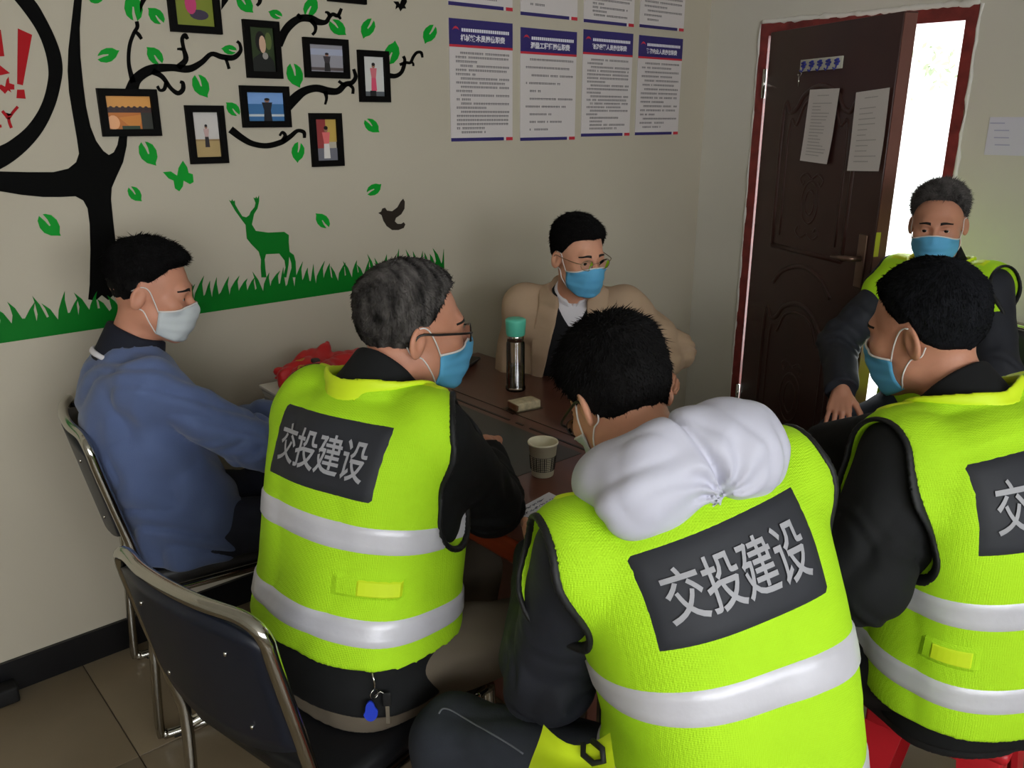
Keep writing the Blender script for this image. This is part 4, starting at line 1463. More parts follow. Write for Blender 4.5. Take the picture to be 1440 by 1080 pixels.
class Person:
    def __init__(self, label, sk, arms, legs, skin, sc=1.0, build=(1, 1), hs=1.0, seat=.50):
        self.hs = hs
        self.seat = seat
        self.fwd = frame(sk['yaw'])[:, 1].astype(f32)
        self.sk = skeleton(sc=sc, **sk)
        s = self.sk
        self.sc = sc
        S, T = s['S'], s['T']
        yaw, tw = sk['yaw'], sk.get('twist', 0)
        self.root = empty('person', (S[0][0], S[0][1], 0))
        tag(self.root, label, 'person', 'people at the meeting')
        fr = [frame(yaw, sk.get('l0', 0), 0), frame(yaw + tw / 3, (sk.get('l0', 0) + sk.get('l1', 0)) / 2, sk.get('side', 0) / 3), frame(yaw + tw * .66, (sk.get('l1', 0) + sk.get('l2', 0)) / 2, sk.get('side', 0) * .66), T]
        self.fr = fr
        u0 = fr[0][:, 2]
        bw, bd = build
        st_ = [(S[0] - np.array([0, 0, .085]), .172, .128, frame(yaw)), (S[0], .172 * (1 + (bw - 1) * .6), .125 * (1 + (bd - 1) * .7), fr[0]), (S[1] + fr[1][:, 1] * .01 * (bd - 1) * 10, .158 * bw, .118 * bd, fr[1]),
               (S[2] + fr[2][:, 1] * .008, .168 * (1 + (bw - 1) * .5), .120 * (1 + (bd - 1) * .5), fr[2]), (S[2] + (S[3] - S[2]) * .5, .170, .104, T), (S[2] + (S[3] - S[2]) * .8, .128, .082, T), (S[3] - T[:, 2] * .005, .060, .056, T)]
        arr = [np.concatenate([c, [w * (1 if i in (0,) else 1), d], F[:, 0], F[:, 1]]) for i, (c, w, d, F) in enumerate(st_)]
        R = np.array(spline(arr, 3))
        self.torso = Loft(R[:, :3], R[:, 3], R[:, 4], R[:, 5:8], R[:, 8:11])
        self.s_pelvis = float(np.linalg.norm(st_[1][0] - st_[0][0]))
        ln = (.295 * sc, .255 * sc)
        self.arm = {}
        for k in 'RL':
            e, w = ik(s['sh' + k], arms[k]['wrist'], ln[0], ln[1], arms[k].get('hint', (0, 0, -1)))
            if 'elbow' in arms[k]:
                e = np.asarray(arms[k]['elbow'], float)
            self.arm[k] = (s['sh' + k], e, w)
        self.leg = {}
        for k in 'RL':
            kn, an = ik(s['hip' + k], legs[k]['ankle'], .43 * sc, .43 * sc, legs[k].get('hint', (0, 0, 1)))
            if 'knee' in legs[k]:
                kn = np.asarray(legs[k]['knee'], float)
            self.leg[k] = (s['hip' + k], kn, an)
        self.legs = legs
        self.skin = skin
        self.neck_dir = nrm(s['head'] - s['H'][:, 2] * .05 - S[3])
        # ---- body: one mesh (trunk and limbs under the clothes, hands, head)
        def trunk(P):
            d = self.torso.ev(P, -.012)[0]
            for k in 'RL':
                a, e, w = self.arm[k]
                d = smin(d, cap(P, a, e, .05, .038), .03)
                d = smin(d, cap(P, e, w, .038, .026), .02)
                h_, kn, an = self.leg[k]
                d = smin(d, cap(P, h_, kn, .075, .05), .03)
                d = smin(d, cap(P, kn, an, .05, .036), .02)
            d = smin(d, cap(P, S[3] - self.neck_dir * .03, S[3] + self.neck_dir * .05, .06, .05), .03)
            return self.sit(P, d + .0)
        lo, hi = self.bounds(['arm', 'leg', 'torso'], .1)
        V0, Q0 = nets(trunk, lo, hi, .014)
        H, ho = s['H'], s['head']
        nbl = (S[3] - self.neck_dir * .03 - ho) @ H / hs
        hv, hq = nets(lambda Q: head_sdf(Q, nbl), (-.115, -.135, -.22), (.115, .15, .15), .003)
        hv = relax(hv, hq, 1, .4)
        self.hv, self.hq = hv, hq
        self.head_bvh = BVHTree.FromPolygons([Vector(p) for p in hv.tolist()], hq.tolist())
        VV, QQ = [V0, hv @ H.T.astype(f32) * f32(hs) + ho.astype(f32)], [Q0, hq + len(V0)]
        n = len(V0) + len(hv)
        for k in 'RL':
            a, e, w = self.arm[k]
            A = arms[k]
            d = A.get('dir', w - e)
            C = hand_caps(w, d, A.get('palm', (0, 0, -1)), 1 if k == 'R' else -1, A.get('curl', (20, 30, 20)), A.get('spread', 6), A.get('thumb', 35))
            pts = np.array([c[0] for c in C] + [c[1] for c in C])

            def hf(P, C=C):
                dd = None
                for i, (a_, b_, ra, rb) in enumerate(C):
                    x = cap(P, a_, b_, ra, rb)
                    dd = x if dd is None else smin(dd, x, .010 if i < 5 else .004)
                return dd
            v, q = nets(hf, pts.min(0) - .03, pts.max(0) + .03, .0032)
            VV.append(v)
            QQ.append(q + n)
            n += len(v)
        self.body = mesh_np('body', np.concatenate(VV), np.concatenate(QQ), self.root, skin)
        # eyes and brows
        for sgn in (-1, 1):
            c = np.array([sgn * .032, .0785, .0005])
            prof = [(.0135 * math.sin(PI * q / 12), -.0135 * math.cos(PI * q / 12)) for q in range(13)]
            bb = MB()
            bb.lathe([(max(r, .0002), z) for r, z in prof], (0, 0, 0), 16)
            vs = np.array(bb.v)[:, [0, 2, 1]]
            mi = [1 if vs[list(f)].mean(0)[1] > .0118 else 0 for f in bb.f]
            P = self.hl(vs + c)
            mesh_np('eye', P, [tuple(f) for f in bb.f], self.root, [M_EYEW, M_IRIS], mi=mi)
            rows = []
            for q in range(9):
                u = q / 8
                x = sgn * (.014 + .036 * u)
                z = .021 + .006 * math.sin(PI * (u * .8 + .1)) - .003 * u
                wd = .0045 * (1 - u * .6)
                for zz in (z - wd, z + wd):
                    hit = self.head_bvh.ray_cast(Vector((x, .2, zz)), Vector((0, -1, 0)))[0]
                    y = hit.y if hit else .08
                    rows.append((x, y + .0012, zz))
                    rows.append((x, y - .003, zz))
            F = []
            for q in range(8):
                a = q * 4
                F += [(a, a + 4, a + 6, a + 2), (a + 1, a + 3, a + 7, a + 5), (a, a + 1, a + 5, a + 4), (a + 2, a + 6, a + 7, a + 3)]
            mesh_np('eyebrow', self.hl(np.array(rows)), F, self.root, M_BROW)

    def sit(self, P, d):
        """flatten what would sink into the seat"""
        qf = (P - self.sk['S'][0].astype(f32)) @ self.fwd
        return smax(d, self.seat + .001 - P[:, 2] - 3 * np.clip(np.abs(qf - .02) - .25, 0, 9), .012)

    def bounds(self, what, m):
        P = []
        if 'arm' in what:
            P += [p for k in 'RL' for p in self.arm[k]]
        if 'leg' in what:
            P += [p for k in 'RL' for p in self.leg[k]]
        if 'torso' in what:
            P += list(self.torso.C)
            P += [self.torso.C[i] + s * self.torso.S[i] * .2 for i in range(len(self.torso.C)) for s in (-1, 1)]
            P += [self.torso.C[i] + s * self.torso.F[i] * .16 for i in range(len(self.torso.C)) for s in (-1, 1)]
        P = np.array(P)
        return P.min(0) - m, P.max(0) + m

    def hl(self, q):
        """head-local -> world"""
        return np.asarray(q) @ self.sk['H'].T * self.hs + self.sk['head']

    # ---- clothes
    def yoke(self, P, g):
        S, T = self.sk['S'], self.sk['T']
        d = None
        for k, s in (('R', 1), ('L', -1)):
            x = cap(P, S[3] - T[:, 2] * .055 + T[:, 0] * s * .04, self.sk['sh' + k] - T[:, 2] * .008, .045 + g, .044 + g)
            d = x if d is None else np.minimum(d, x)
        return d

    def hem(self, P, below):
        u = self.fr[0][:, 2]
        return -((P - self.sk['S'][0].astype(f32)) @ u.astype(f32) + below)

    def neckcut(self, P, r, up=.25, fwd=0.0):
        S = self.sk['S']
        f = self.sk['T'][:, 1]
        A = nrm(self.sk['T'][:, 2] + self.neck_dir * .45)
        c0 = S[3] - f * .006 - A * (.0 + max(0, r - .06) * .5)
        return np.minimum(cap(P, c0, c0 + A * .2, r, r + .11), cap(P, S[3], S[3] + self.neck_dir * up, r, r + .02))

    def top(self, name, m, g=.018, ga=.018, below=.1, wr=.004, fr=26, h=.006, neck=.058, seed=1, front=None, cuff=.0, flare=0.0, arm_r=(.050, .043, .032), parent=None, wt=None):
        wt = wr if wt is None else wt
        self.sleeve_r = arm_r[0] + ga

        def fn(P):
            d, u, v, s = self.torso.ev(P, g, flare)
            d = smin(d, self.yoke(P, g), .04) + wt * wrinkle(P, fr, seed)
            wn = wr * wrinkle(P, fr, seed)
            for k in 'RL':
                a, e, w = self.arm[k]
                x = cap(P, a, e, arm_r[0] + ga, arm_r[1] + ga)
                y = cap(P, e, w, arm_r[1] + ga, arm_r[2] + ga)
                wd = nrm(w - e)
                y = np.maximum(y, (P - w.astype(f32)) @ wd.astype(f32) + cuff)
                z = smin(x, y, .04)
                near = np.exp(-np.einsum('ij,ij->i', P - e.astype(f32), P - e.astype(f32)) / .018)
                z = z + near * wr * 1.1 * np.sin(((P - e.astype(f32)) @ (nrm(w - a)).astype(f32)) * 120 + 3.0 * np.sin(P[:, 2] * 33 + P[:, 0] * 27) + 2 * np.sin(P[:, 1] * 45)) * (.5 + .5 * np.sin(P[:, 2] * 52 - P[:, 1] * 38))
                far = sstep(np.sqrt(np.einsum('ij,ij->i', P - a.astype(f32), P - a.astype(f32))), .08, .16)
                z = z + wn * (far if wt < wr else 1)
                d = smin(d, z, .03)
            if front is not None:
                d = np.maximum(d, -front(P, u, v, s))
            d = np.maximum(d, -self.neckcut(P, neck))
            d = smax(d, self.hem(P, below), .008)
            return self.sit(P, d)
        lo, hi = self.bounds(['arm', 'torso'], .13)
        V, Q = nets(fn, lo, hi, h)
        V = relax(V, Q, 1, .35)
        return mesh_np(name, V, Q, parent or self.root, m)

    def trousers(self, m, seed=2, wr=.005, h=.008, g=.016, name='trousers', up=.06):
        u0 = self.fr[0][:, 2].astype(f32)

        def fn(P):
            d = self.torso.ev(P, .008)[0]
            d = np.maximum(d, (P - self.sk['S'][0].astype(f32)) @ u0 - up)
            for k in 'RL':
                h_, kn, an = self.leg[k]
                d = smin(d, cap(P, h_, kn, .086 + g * .5, .062 + g * .5), .04)
                y = cap(P, kn, an, .058 + g, .047 + g)
                y = np.maximum(y, (P - an.astype(f32)) @ nrm(an - kn).astype(f32) - .0)
                d = smin(d, y, .02)
            return self.sit(P, d + wr * wrinkle(P, 24, seed))
        lo, hi = self.bounds(['leg'], .16)
        lo2, hi2 = self.bounds(['torso'], .03)
        lo, hi = np.minimum(lo, np.array([lo2[0], lo2[1], lo[2]])), np.maximum(hi, np.array([hi2[0], hi2[1], self.sk['S'][0][2] + .12]))
        V, Q = nets(fn, lo, hi, h)
        o = mesh_np(name, relax(V, Q, 1, .3), Q, self.root, m)
        return o

    def shoes(self, m, yaw):
        for k in 'RL':
            an = self.leg[k][2]
            F = frame(self.legs[k].get('toe', yaw))
            f, r = F[:, 1], F[:, 0]
            base = np.array([an[0], an[1], 0])

            def fn(P):
                q = (P - base.astype(f32)) @ F.astype(f32)
                d = cap(q, (0, -.05, .045), (0, .06, .04), .042, .042)
                d = smin(d, ell(q, (0, .11, .03), (.048, .09, .034)), .03)
                d = smin(d, cap(q, (0, -.01, .06), (0, -.01, .1), .042, .044), .02)
                return np.maximum(np.maximum(d, -q[:, 2] + .003), q[:, 2] - .1)
            R = .23
            V, Q = nets(fn, (base[0] - R, base[1] - R, -.01), (base[0] + R, base[1] + R, .13), .006)
            mesh_np('shoe', V, Q, self.root, m)

    def vest(self, g=.034, below=.05, neck=.084, wr=.004, h=.005, seed=4, cut_r=.074, out=.085, drop=.17, stripes=(), patch=None, flare=0.0, front=None, fr=17, tabs=(), straps='RL', pipe=True, cutf=0.0):
        T = self.sk['T']

        def cuts(P, only='RL'):
            c = None
            for k, s in (('R', 1), ('L', -1)):
                if k not in only:
                    continue
                sh = self.sk['sh' + k]
                o = sh + T[:, 0] * s * out + T[:, 1] * cutf
                x = cap(P, o + T[:, 2] * .01, o - T[:, 2] * drop, cut_r, cut_r * .85)
                c = x if c is None else np.minimum(c, x)
            return c

        def solid(P):
            d, u, v, s = self.torso.ev(P, g, flare)
            d = smin(d, self.yoke(P, g), .04)
            for k in 'RL':
                a, e, w = self.arm[k]
                d = smin(d, cap(P, a, a + nrm(e - a) * .07, self.sleeve_r + .011, self.sleeve_r + .011), .03)
            d = d + wr * wrinkle(P * np.array([1, 1, .55], f32), fr, seed)
            if front is not None:
                d = np.maximum(d, -front(P, u, v, s))
            return d

        def fn(P):
            d = solid(P)
            d = np.maximum(d, -cuts(P))
            d = np.maximum(d, -self.neckcut(P, neck))
            return self.sit(P, np.maximum(d, self.hem(P, below)))
        lo, hi = self.bounds(['torso'], .12)
        V, Q = nets(fn, lo, hi, h)
        V = relax(V, Q, 1, .3)
        vo = mesh_np('safety_vest', V, Q, self.root, M_HIVIS)
        if pipe:
            for k in 'RL':
                sh = self.sk['sh' + k]
                V2, Q2 = nets(lambda P: np.maximum(np.sqrt(solid(P) ** 2 + cuts(P, k) ** 2) - .0055, self.hem(P, below)), sh - .33, sh + .22, .0045, 1.8)
                if len(V2):
                    mesh_np('armhole_binding', V2, Q2, vo, M_PIPE)
        c = self.sk['S'][3]
        V2, Q2 = nets(lambda P: np.maximum(np.sqrt(solid(P) ** 2 + self.neckcut(P, neck) ** 2) - .0075, -cuts(P) + .004), c - .2, c + .2, .0045, 1.8)
        if len(V2):
            mesh_np('neck_binding', relax(V2, Q2, 1, .3), Q2, vo, M_HIV2)
        bv = BVHTree.FromPolygons([Vector(p) for p in V.tolist()], Q.tolist())
        self.vest_bvh = bv
        tl = self.torso
        for sc_, hh in stripes:
            na, rows = 110, 7
            grid = []
            for r in range(rows):
                s = sc_ + (r / (rows - 1) * 2 - 1) * hh
                c, Sv, Fv = tl.at(max(s, .001))
                if s < 0:
                    c = c + (tl.C[1] - tl.C[0]) / np.linalg.norm(tl.C[1] - tl.C[0]) * s
                for a in range(na):
                    t = 2 * PI * a / na
                    dr = Sv * math.cos(t) + Fv * math.sin(t)
                    hit = bv.ray_cast(Vector(c + dr * .6), Vector(-dr), .58)[0]
                    grid.append(None if hit is None else np.array(hit) + dr * (.0032 if 0 < r < rows - 1 else -.003))
            Vs, Fs, mp = [], [], {}
            for i, p in enumerate(grid):
                if p is not None:
                    mp[i] = len(Vs)
                    Vs.append(p)
            for r in range(rows - 1):
                for a in range(na):
                    q = [r * na + a, r * na + (a + 1) % na, (r + 1) * na + (a + 1) % na, (r + 1) * na + a]
                    if all(x in mp for x in q):
                        pp = [Vs[mp[x]] for x in q]
                        if np.linalg.norm(pp[0] - pp[1]) < .045 and np.linalg.norm(pp[2] - pp[3]) < .045 and np.linalg.norm(pp[0] - pp[3]) < .045:
                            Fs.append([mp[x] for x in q])
            if Fs:
                mesh_np('reflective_stripe', Vs, Fs, vo, M_TAPE2)

        def back_pt(u, s, off):
            c, Sv, Fv = tl.at(s)
            hit = bv.ray_cast(Vector(c + Sv * u - Fv * .6), Vector(Fv), .62)[0]
            return None if hit is None else np.array(hit) - Fv * off
        if patch:
            u0, u1, s0, s1 = patch['rect']
            tilt = patch.get('tilt', 0)
            nu, ns = 26, 14
            Vs, Fs = [], []
            for i in range(nu + 1):
                for j in range(ns + 1):
                    a, c = i / nu, j / ns
                    u, s = u0 + (u1 - u0) * a, s0 + (s1 - s0) * c + tilt * (a - .5)
                    edge = i in (0, nu) or j in (0, ns)
                    p = back_pt(u, s, -.003 if edge else .0032)
                    Vs.append(p if p is not None else np.array([np.nan] * 3))
            for i in range(nu):
                for j in range(ns):
                    q = [i * (ns + 1) + j, (i + 1) * (ns + 1) + j, (i + 1) * (ns + 1) + j + 1, i * (ns + 1) + j + 1]
                    if not any(np.isnan(Vs[x]).any() for x in q):
                        Fs.append(q)
            Vs = [np.nan_to_num(p) for p in Vs]
            used = sorted({x for f in Fs for x in f})
            rm = {x: i for i, x in enumerate(used)}
            mesh_np('back_patch', [Vs[x] for x in used], [[rm[x] for x in f] for f in Fs], vo, M_PATCH)
            tw, th_ = (u1 - u0) * .80, (s1 - s0) * .52
            tv, tf = text_mesh('交投建设', 1.0, .012, 3, 2)
            tv = np.array(tv)
            lo_, hi_ = tv.min(0), tv.max(0)
            Vs, Fs = [], []
            for x, y in tv:
                a = (x - (lo_[0] + hi_[0]) / 2) / (hi_[0] - lo_[0])
                c = (y - (lo_[1] + hi_[1]) / 2) / (hi_[1] - lo_[1])
                u = (u0 + u1) / 2 + a * tw
                p = back_pt(u, (s0 + s1) / 2 + c * th_ + tilt * (u - (u0 + u1) / 2) / (u1 - u0), .0060)
                Vs.append(np.array([0, 0, 0.0]) if p is None else p)
                if p is None:
                    Vs[-1] = np.array([np.nan] * 3)
            Fs = [f for f in tf if not any(np.isnan(Vs[x]).any() for x in f)]
            used = sorted({x for f in Fs for x in f})
            rm = {x: i for i, x in enumerate(used)}
            mesh_np('lettering', [Vs[x] for x in used], [[rm[x] for x in f] for f in Fs], vo, M_LETT, smooth=False)
        for ang, da, s0, s1, mt, off in tabs:
            Vs, Fs = [], []
            for i in range(9):
                for j in range(6):
                    t = math.radians(ang + (i / 8 - .5) * da)
                    c, Sv, Fv = tl.at(max(s0 + (s1 - s0) * j / 5, .001))
                    dr = Sv * math.cos(t) + Fv * math.sin(t)
                    hit = bv.ray_cast(Vector(c + dr * .6), Vector(-dr), .58)[0]
                    ed = i in (0, 8) or j in (0, 5)
                    Vs.append((np.array(hit) if hit else c + dr * .15) + dr * (-.002 if ed else off))
            for i in range(8):
                for j in range(5):
                    Fs.append((i * 6 + j, (i + 1) * 6 + j, (i + 1) * 6 + j + 1, i * 6 + j + 1))
            mesh_np('side_tab', Vs, Fs, vo, mt, smooth=False)
        for k in straps:
            s = 1 if k == 'R' else -1
            sh = self.sk['sh' + k]
            Vs, Fs = [], []
            S3 = self.sk['S'][3]
            for i in range(13):
                for j in range(6):
                    a, c = i / 12, j / 5 * 2 - 1
                    p = (S3 + T[:, 0] * s * .088) * (1 - a) + (sh + T[:, 0] * s * .012) * a + T[:, 1] * (c * .022 + .012)
                    hit = bv.ray_cast(Vector(p + T[:, 2] * .3), Vector(-T[:, 2]), .4)[0]
                    ed = j in (0, 5) or i in (0, 12)
                    Vs.append(np.array(hit) + T[:, 2] * (-.002 if ed else .0035) if hit else None)
            for i in range(12):
                for j in range(5):
                    q = (i * 6 + j, (i + 1) * 6 + j, (i + 1) * 6 + j + 1, i * 6 + j + 1)
                    if all(Vs[x] is not None for x in q):
                        z = [Vs[x] for x in q]
                        if max(np.linalg.norm(z[0] - z[1]), np.linalg.norm(z[1] - z[2])) < .04:
                            Fs.append(q)
            used = sorted({x for f in Fs for x in f})
            rm = {x: i for i, x in enumerate(used)}
            if Fs:
                mesh_np('shoulder_strap', [Vs[x] for x in used], [[rm[x] for x in f] for f in Fs], vo, M_HIV2)
        return vo

    def collar(self, m, r=.07, h0=-.01, h1=.04, th=.006, tilt=10, open_front=0.0, name='collar', flare=0.15, parent=None, back=.0, hh=.0035):
        S, T = self.sk['S'], self.sk['T']
        ax = nrm(rotm(T[:, 0], -rad(tilt)) @ nrm(T[:, 2] + self.neck_dir))
        f = nrm(T[:, 1] - ax * (T[:, 1] @ ax))
        c = S[3] - f * back

        def fn(P):
            q = P - c.astype(f32)
            a = q @ ax.astype(f32)
            w = q - a[:, None] * ax.astype(f32)
            rr = np.sqrt(np.einsum('ij,ij->i', w, w))
            d = np.abs(rr - (r - flare * a)) - th
            fr_ = w @ f.astype(f32)
            d = smax(d, np.maximum(a - h1 - .012 * np.clip(-fr_ / r, 0, 1), h0 - a), .005)
            if open_front > 0:
                sd = np.abs(w @ np.cross(f, ax).astype(f32))
                d = np.maximum(d, -np.maximum(sd - open_front - .6 * np.clip(a, 0, 1), -fr_))
            return d
        V, Q = nets(fn, c - .14, c + .14, hh)
        return mesh_np(name, relax(V, Q, 1, .3), Q, parent or self.root, m)

    def hair(self, m, line=None, top=.02, side=.008, n=7000, length=.014, **kw):
        st_ = dict(line=line or [-.075, -.075, -.06, -.035, .012, .012, .03, .06, .072, .075], top=top, side=side, **kw)
        V, Q = nets(lambda P: hair_sdf(P, st_), (-.125, -.155, -.13), (.125, .145, .175), .0042)
        # keep what lies outside the skin
        r = np.random.default_rng(8)
        Vh = V
        fc = Vh[Q].mean(1)
        nn = np.cross(Vh[Q[:, 2]] - Vh[Q[:, 0]], Vh[Q[:, 3]] - Vh[Q[:, 1]])
        nn /= np.linalg.norm(nn, axis=1)[:, None] + 1e-9
        outside = skull(fc) > .002
        ids = np.flatnonzero(outside & (fc[:, 2] > -.06))
        ids = r.choice(ids, min(n, len(ids)), replace=False)
        crown = np.array([0, -.05, .14])
        VS, FS = [Vh], [Q[:, [0, 1, 2]], Q[:, [0, 2, 3]]]
        off = len(Vh)
        flow = fc[ids] - crown
        flow -= nn[ids] * np.einsum('ij,ij->i', flow, nn[ids])[:, None]
        flow /= np.linalg.norm(flow, axis=1)[:, None] + 1e-9
        up = kw.get('stand', .35)
        ln = length * (.45 + .8 * r.random(len(ids))) * (.35 + .65 * sstep(fc[ids][:, 2], -.02, .09))
        tip = fc[ids] + (nn[ids] * up + flow * (1 - up) + r.normal(size=(len(ids), 3)) * .22) * ln[:, None]
        sd = np.cross(flow, nn[ids])
        wv = .0011
        a = fc[ids] - nn[ids] * .002 + sd * wv
        b_ = fc[ids] - nn[ids] * .002 - sd * wv
        c_ = fc[ids] + nn[ids] * .001 - flow * .001
        VS += [a, b_, c_, tip]
        k = len(ids)
        A, B2, C2, T2 = off + np.arange(k), off + k + np.arange(k), off + 2 * k + np.arange(k), off + 3 * k + np.arange(k)
        FS += [np.stack([A, B2, T2], 1), np.stack([B2, C2, T2], 1), np.stack([C2, A, T2], 1)]
        W = self.hl(np.concatenate(VS))
        return mesh_np('hair', W, np.concatenate(FS), self.root, m)

    def mask(self, m, loops=True, slip=0.0):
        nu, nv = 33, 22
        grid = np.zeros((nu, nv, 3))
        yc_z = [-.125, -.112, -.095, -.07, -.036, -.012, .006]
        yc_y = [.074, .094, .108, .118, .125, .114, .103]
        for i in range(nu):
            ph = (i / (nu - 1) * 2 - 1) * rad(78)
            c = math.cos(ph)
            zt = -.034 + .022 * max(c, 0) ** 2 - slip
            zb = -.086 - .034 * max(c, 0) ** .8 - slip
            for j in range(nv):
                z = zb + (zt - zb) * j / (nv - 1)
                yc = np.interp(z, yc_z, yc_y)
                y0 = .012
                rx, ry = .068, yc - y0
                x, y = rx * math.sin(ph), y0 + ry * c
                o = Vector((0, y0, z))
                d = Vector((x, y - y0, 0))
                rr = d.length
                d.normalize()
                hit = self.head_bvh.ray_cast(o + d * .3, -d, .3)[0]
                if hit is not None:
                    hr = (hit - o).length
                    if abs(ph) > rad(35):
                        k = min(1, (abs(ph) - rad(35)) / rad(35))
                        rr = rr * (1 - k) + (hr + .004) * k
                    rr = max(rr, hr + .0035)
                pl = .0016 * math.sin((z - zb) / (zt - zb) * PI * 7) * max(0, c - .1)
                grid[i, j] = np.array(o) + np.array(d) * (rr + pl)
        V = list(grid.reshape(-1, 3))
        Fs = []
        ce = np.array([0, .012, -.06])
        inn = [p - nrm((p - ce) * np.array([1, 1, .3])) * .0022 for p in V]
        N = nu * nv
        for i in range(nu - 1):
            for j in range(nv - 1):
                a = i * nv + j
                q = (a, a + nv, a + nv + 1, a + 1)
                Fs.append(q[::-1])
                Fs.append(tuple(N + x for x in q))
        ed = [i * nv for i in range(nu)] + [(nu - 1) * nv + j for j in range(1, nv)] + [i * nv + nv - 1 for i in range(nu - 2, -1, -1)] + [j for j in range(nv - 2, 0, -1)]
        for q in range(len(ed)):
            a, b_ = ed[q], ed[(q + 1) % len(ed)]
            Fs.append((a, b_, N + b_, N + a))
        mo = mesh_np('face_mask', self.hl(np.array(V + inn)), Fs, self.root, m)
        bb = MB()
        bb.tube([self.hl(grid[i, nv - 1]) for i in range(nu)], .0022, 6)
        bb.build('top_edge', M_LOOP, mo, world=True)
        for s, i in ((-1, 0), (1, nu - 1)):
            a, c = grid[i, nv - 2], grid[i, 1]
            for pts in ([a, (a + np.array([s * .076, .014, .018])) / 2 + np.array([s * .003, 0, .003]), np.array([s * .076, .012, .019]), np.array([s * .077, -.006, .026]), np.array([s * .072, -.03, .012])],
                        [c, (c + np.array([s * .071, .002, -.038])) / 2 + np.array([s * .003, 0, 0]), np.array([s * .071, .0, -.037]), np.array([s * .070, -.02, -.03]), np.array([s * .070, -.03, -.012])]):
              out = []
              for p in spline(pts, 4):
                o = np.array([0, -.005, p[2]])
                d = p - o
                r0 = np.linalg.norm(d)
                d = d / r0
                hit = self.head_bvh.ray_cast(Vector(o + d * .25), Vector(-d), .25)[0]
                if hit is not None:
                    hr = float(np.linalg.norm(np.array(hit) - o))
                    if hr > r0 - .001 and hr < r0 + .006:
                        p = o + d * (hr + .0012)
                out.append(self.hl(p))
              MB().tube(out, .0015, 6).build('ear_loop', M_LOOP, mo, world=True)
        return mo

    def glasses(self, m, r=.0014, w=.023, hh=.017, half=True):
        root = None
        b = MB()
        for s in (-1, 1):
            cx, cy, cz = s * .034, .112, -.002
            pts = [(cx + w * math.cos(t), cy - .006 * abs(math.cos(t)) - (.004 if s * math.cos(t) > 0 else 0), cz + hh * math.sin(t)) for t in [2 * PI * k / 20 for k in range(20)]]
            b.tube([self.hl(p) for p in pts], r, 6, True)
            b.tube([self.hl(p) for p in spline([(s * .057, .104, .004), (s * .074, .085, .008), (s * .084, .03, .012), (s * .0865, -.008, .014), (s * .086, -.024, -.006)], 4)], r * 1.5, 6)
        b.tube([self.hl(p) for p in ((-.012, .111, .002), (0, .116, .005), (.012, .111, .002))], r, 6)
        go = b.build('eyeglasses', m, self.root, world=True)
        for s in (-1, 1):
            cx, cy, cz = s * .034, .1115, -.002
            vs = [self.hl((cx + w * math.cos(t), cy - .006 * abs(math.cos(t)) - (.004 if s * math.cos(t) > 0 else 0), cz + hh * math.sin(t))) for t in [2 * PI * k / 20 for k in range(20)]]
            vs2 = [self.hl((cx + w * math.cos(t), cy - .0012 - .006 * abs(math.cos(t)) - (.004 if s * math.cos(t) > 0 else 0), cz + hh * math.sin(t))) for t in [2 * PI * k / 20 for k in range(20)]]
            fs = [tuple(range(20)), tuple(range(39, 19, -1))] + [(k, (k + 1) % 20, 20 + (k + 1) % 20, 20 + k) for k in range(20)]
            mesh_np('lens', vs + vs2, fs, go, M_LENS, smooth=False)
        return go


M_LENS = glass_mat('spectacle_lens', (.96, .97, .97), .1)

# ================================================================== THE SIX PEOPLE
SK1 = skin_mat('skin_warm', srgb(194, 136, 110))
SK2 = skin_mat('skin_tan', srgb(190, 134, 108))
SK3 = skin_mat('skin_light', srgb(206, 150, 122))
M_HBLK = hair_mat('black_hair', srgb(15, 14, 14))
M_HGRY = hair_mat('greying_hair', srgb(30, 28, 27), srgb(92, 88, 85))
M_HDRK = hair_mat('dark_blue_black_hair', srgb(20, 21, 25))
M_HDOOR = hair_mat('short_greying_hair', srgb(44, 42, 42), srgb(110, 106, 104))
M_SHOE = mat('black_shoe_leather', srgb(18, 17, 17), 0.4)
M_JBLK = mat('black_jacket', srgb(24, 25, 26), 0.8, bump=.1, bscale=60, spec=.25)
M_JNAVY = mat('charcoal_navy_jacket', srgb(30, 33, 42), 0.7, bump=.1, bscale=60)
M_TNAVY = mat('navy_trousers', srgb(24, 28, 44), 0.8, bump=.1, bscale=90)
M_TBLK = mat('black_trousers', srgb(18, 18, 20), 0.8)
M_TKHK = mat('khaki_trousers', srgb(104, 94, 80), 0.85, var=.08)
M_JEAN = mat('dark_jeans', srgb(38, 42, 50), 0.85, bump=.15, bscale=300, var=.12, vscale=30)
M_SWTR = mat('blue_grey_sweater', srgb(84, 100, 140), 0.9, bump=.15, bscale=300, sheen=.2, var=.05, vscale=12)
M_NAVC = mat('navy_collar_knit', srgb(16, 20, 34), 0.85)
M_BEIG = mat('beige_blazer_cloth', srgb(176, 150, 124), 0.85, bump=.12, bscale=220, var=.05, vscale=10)
M_KNIT = mat('black_knit', srgb(18, 18, 22), 0.9, bump=.1, bscale=250)
M_SHRT = mat('white_shirt', srgb(222, 220, 226), 0.7)
M_HOOD = mat('white_padded_nylon', srgb(194, 194, 208), 0.55, bump=.06, bscale=40)


def arm_(wrist, hint=(0, 0, -1), **k):
    return dict(wrist=np.array(wrist, float), hint=np.array(hint, float), **k)


def leg_(ankle, **k):
    return dict(ankle=np.array(ankle, float), **k)


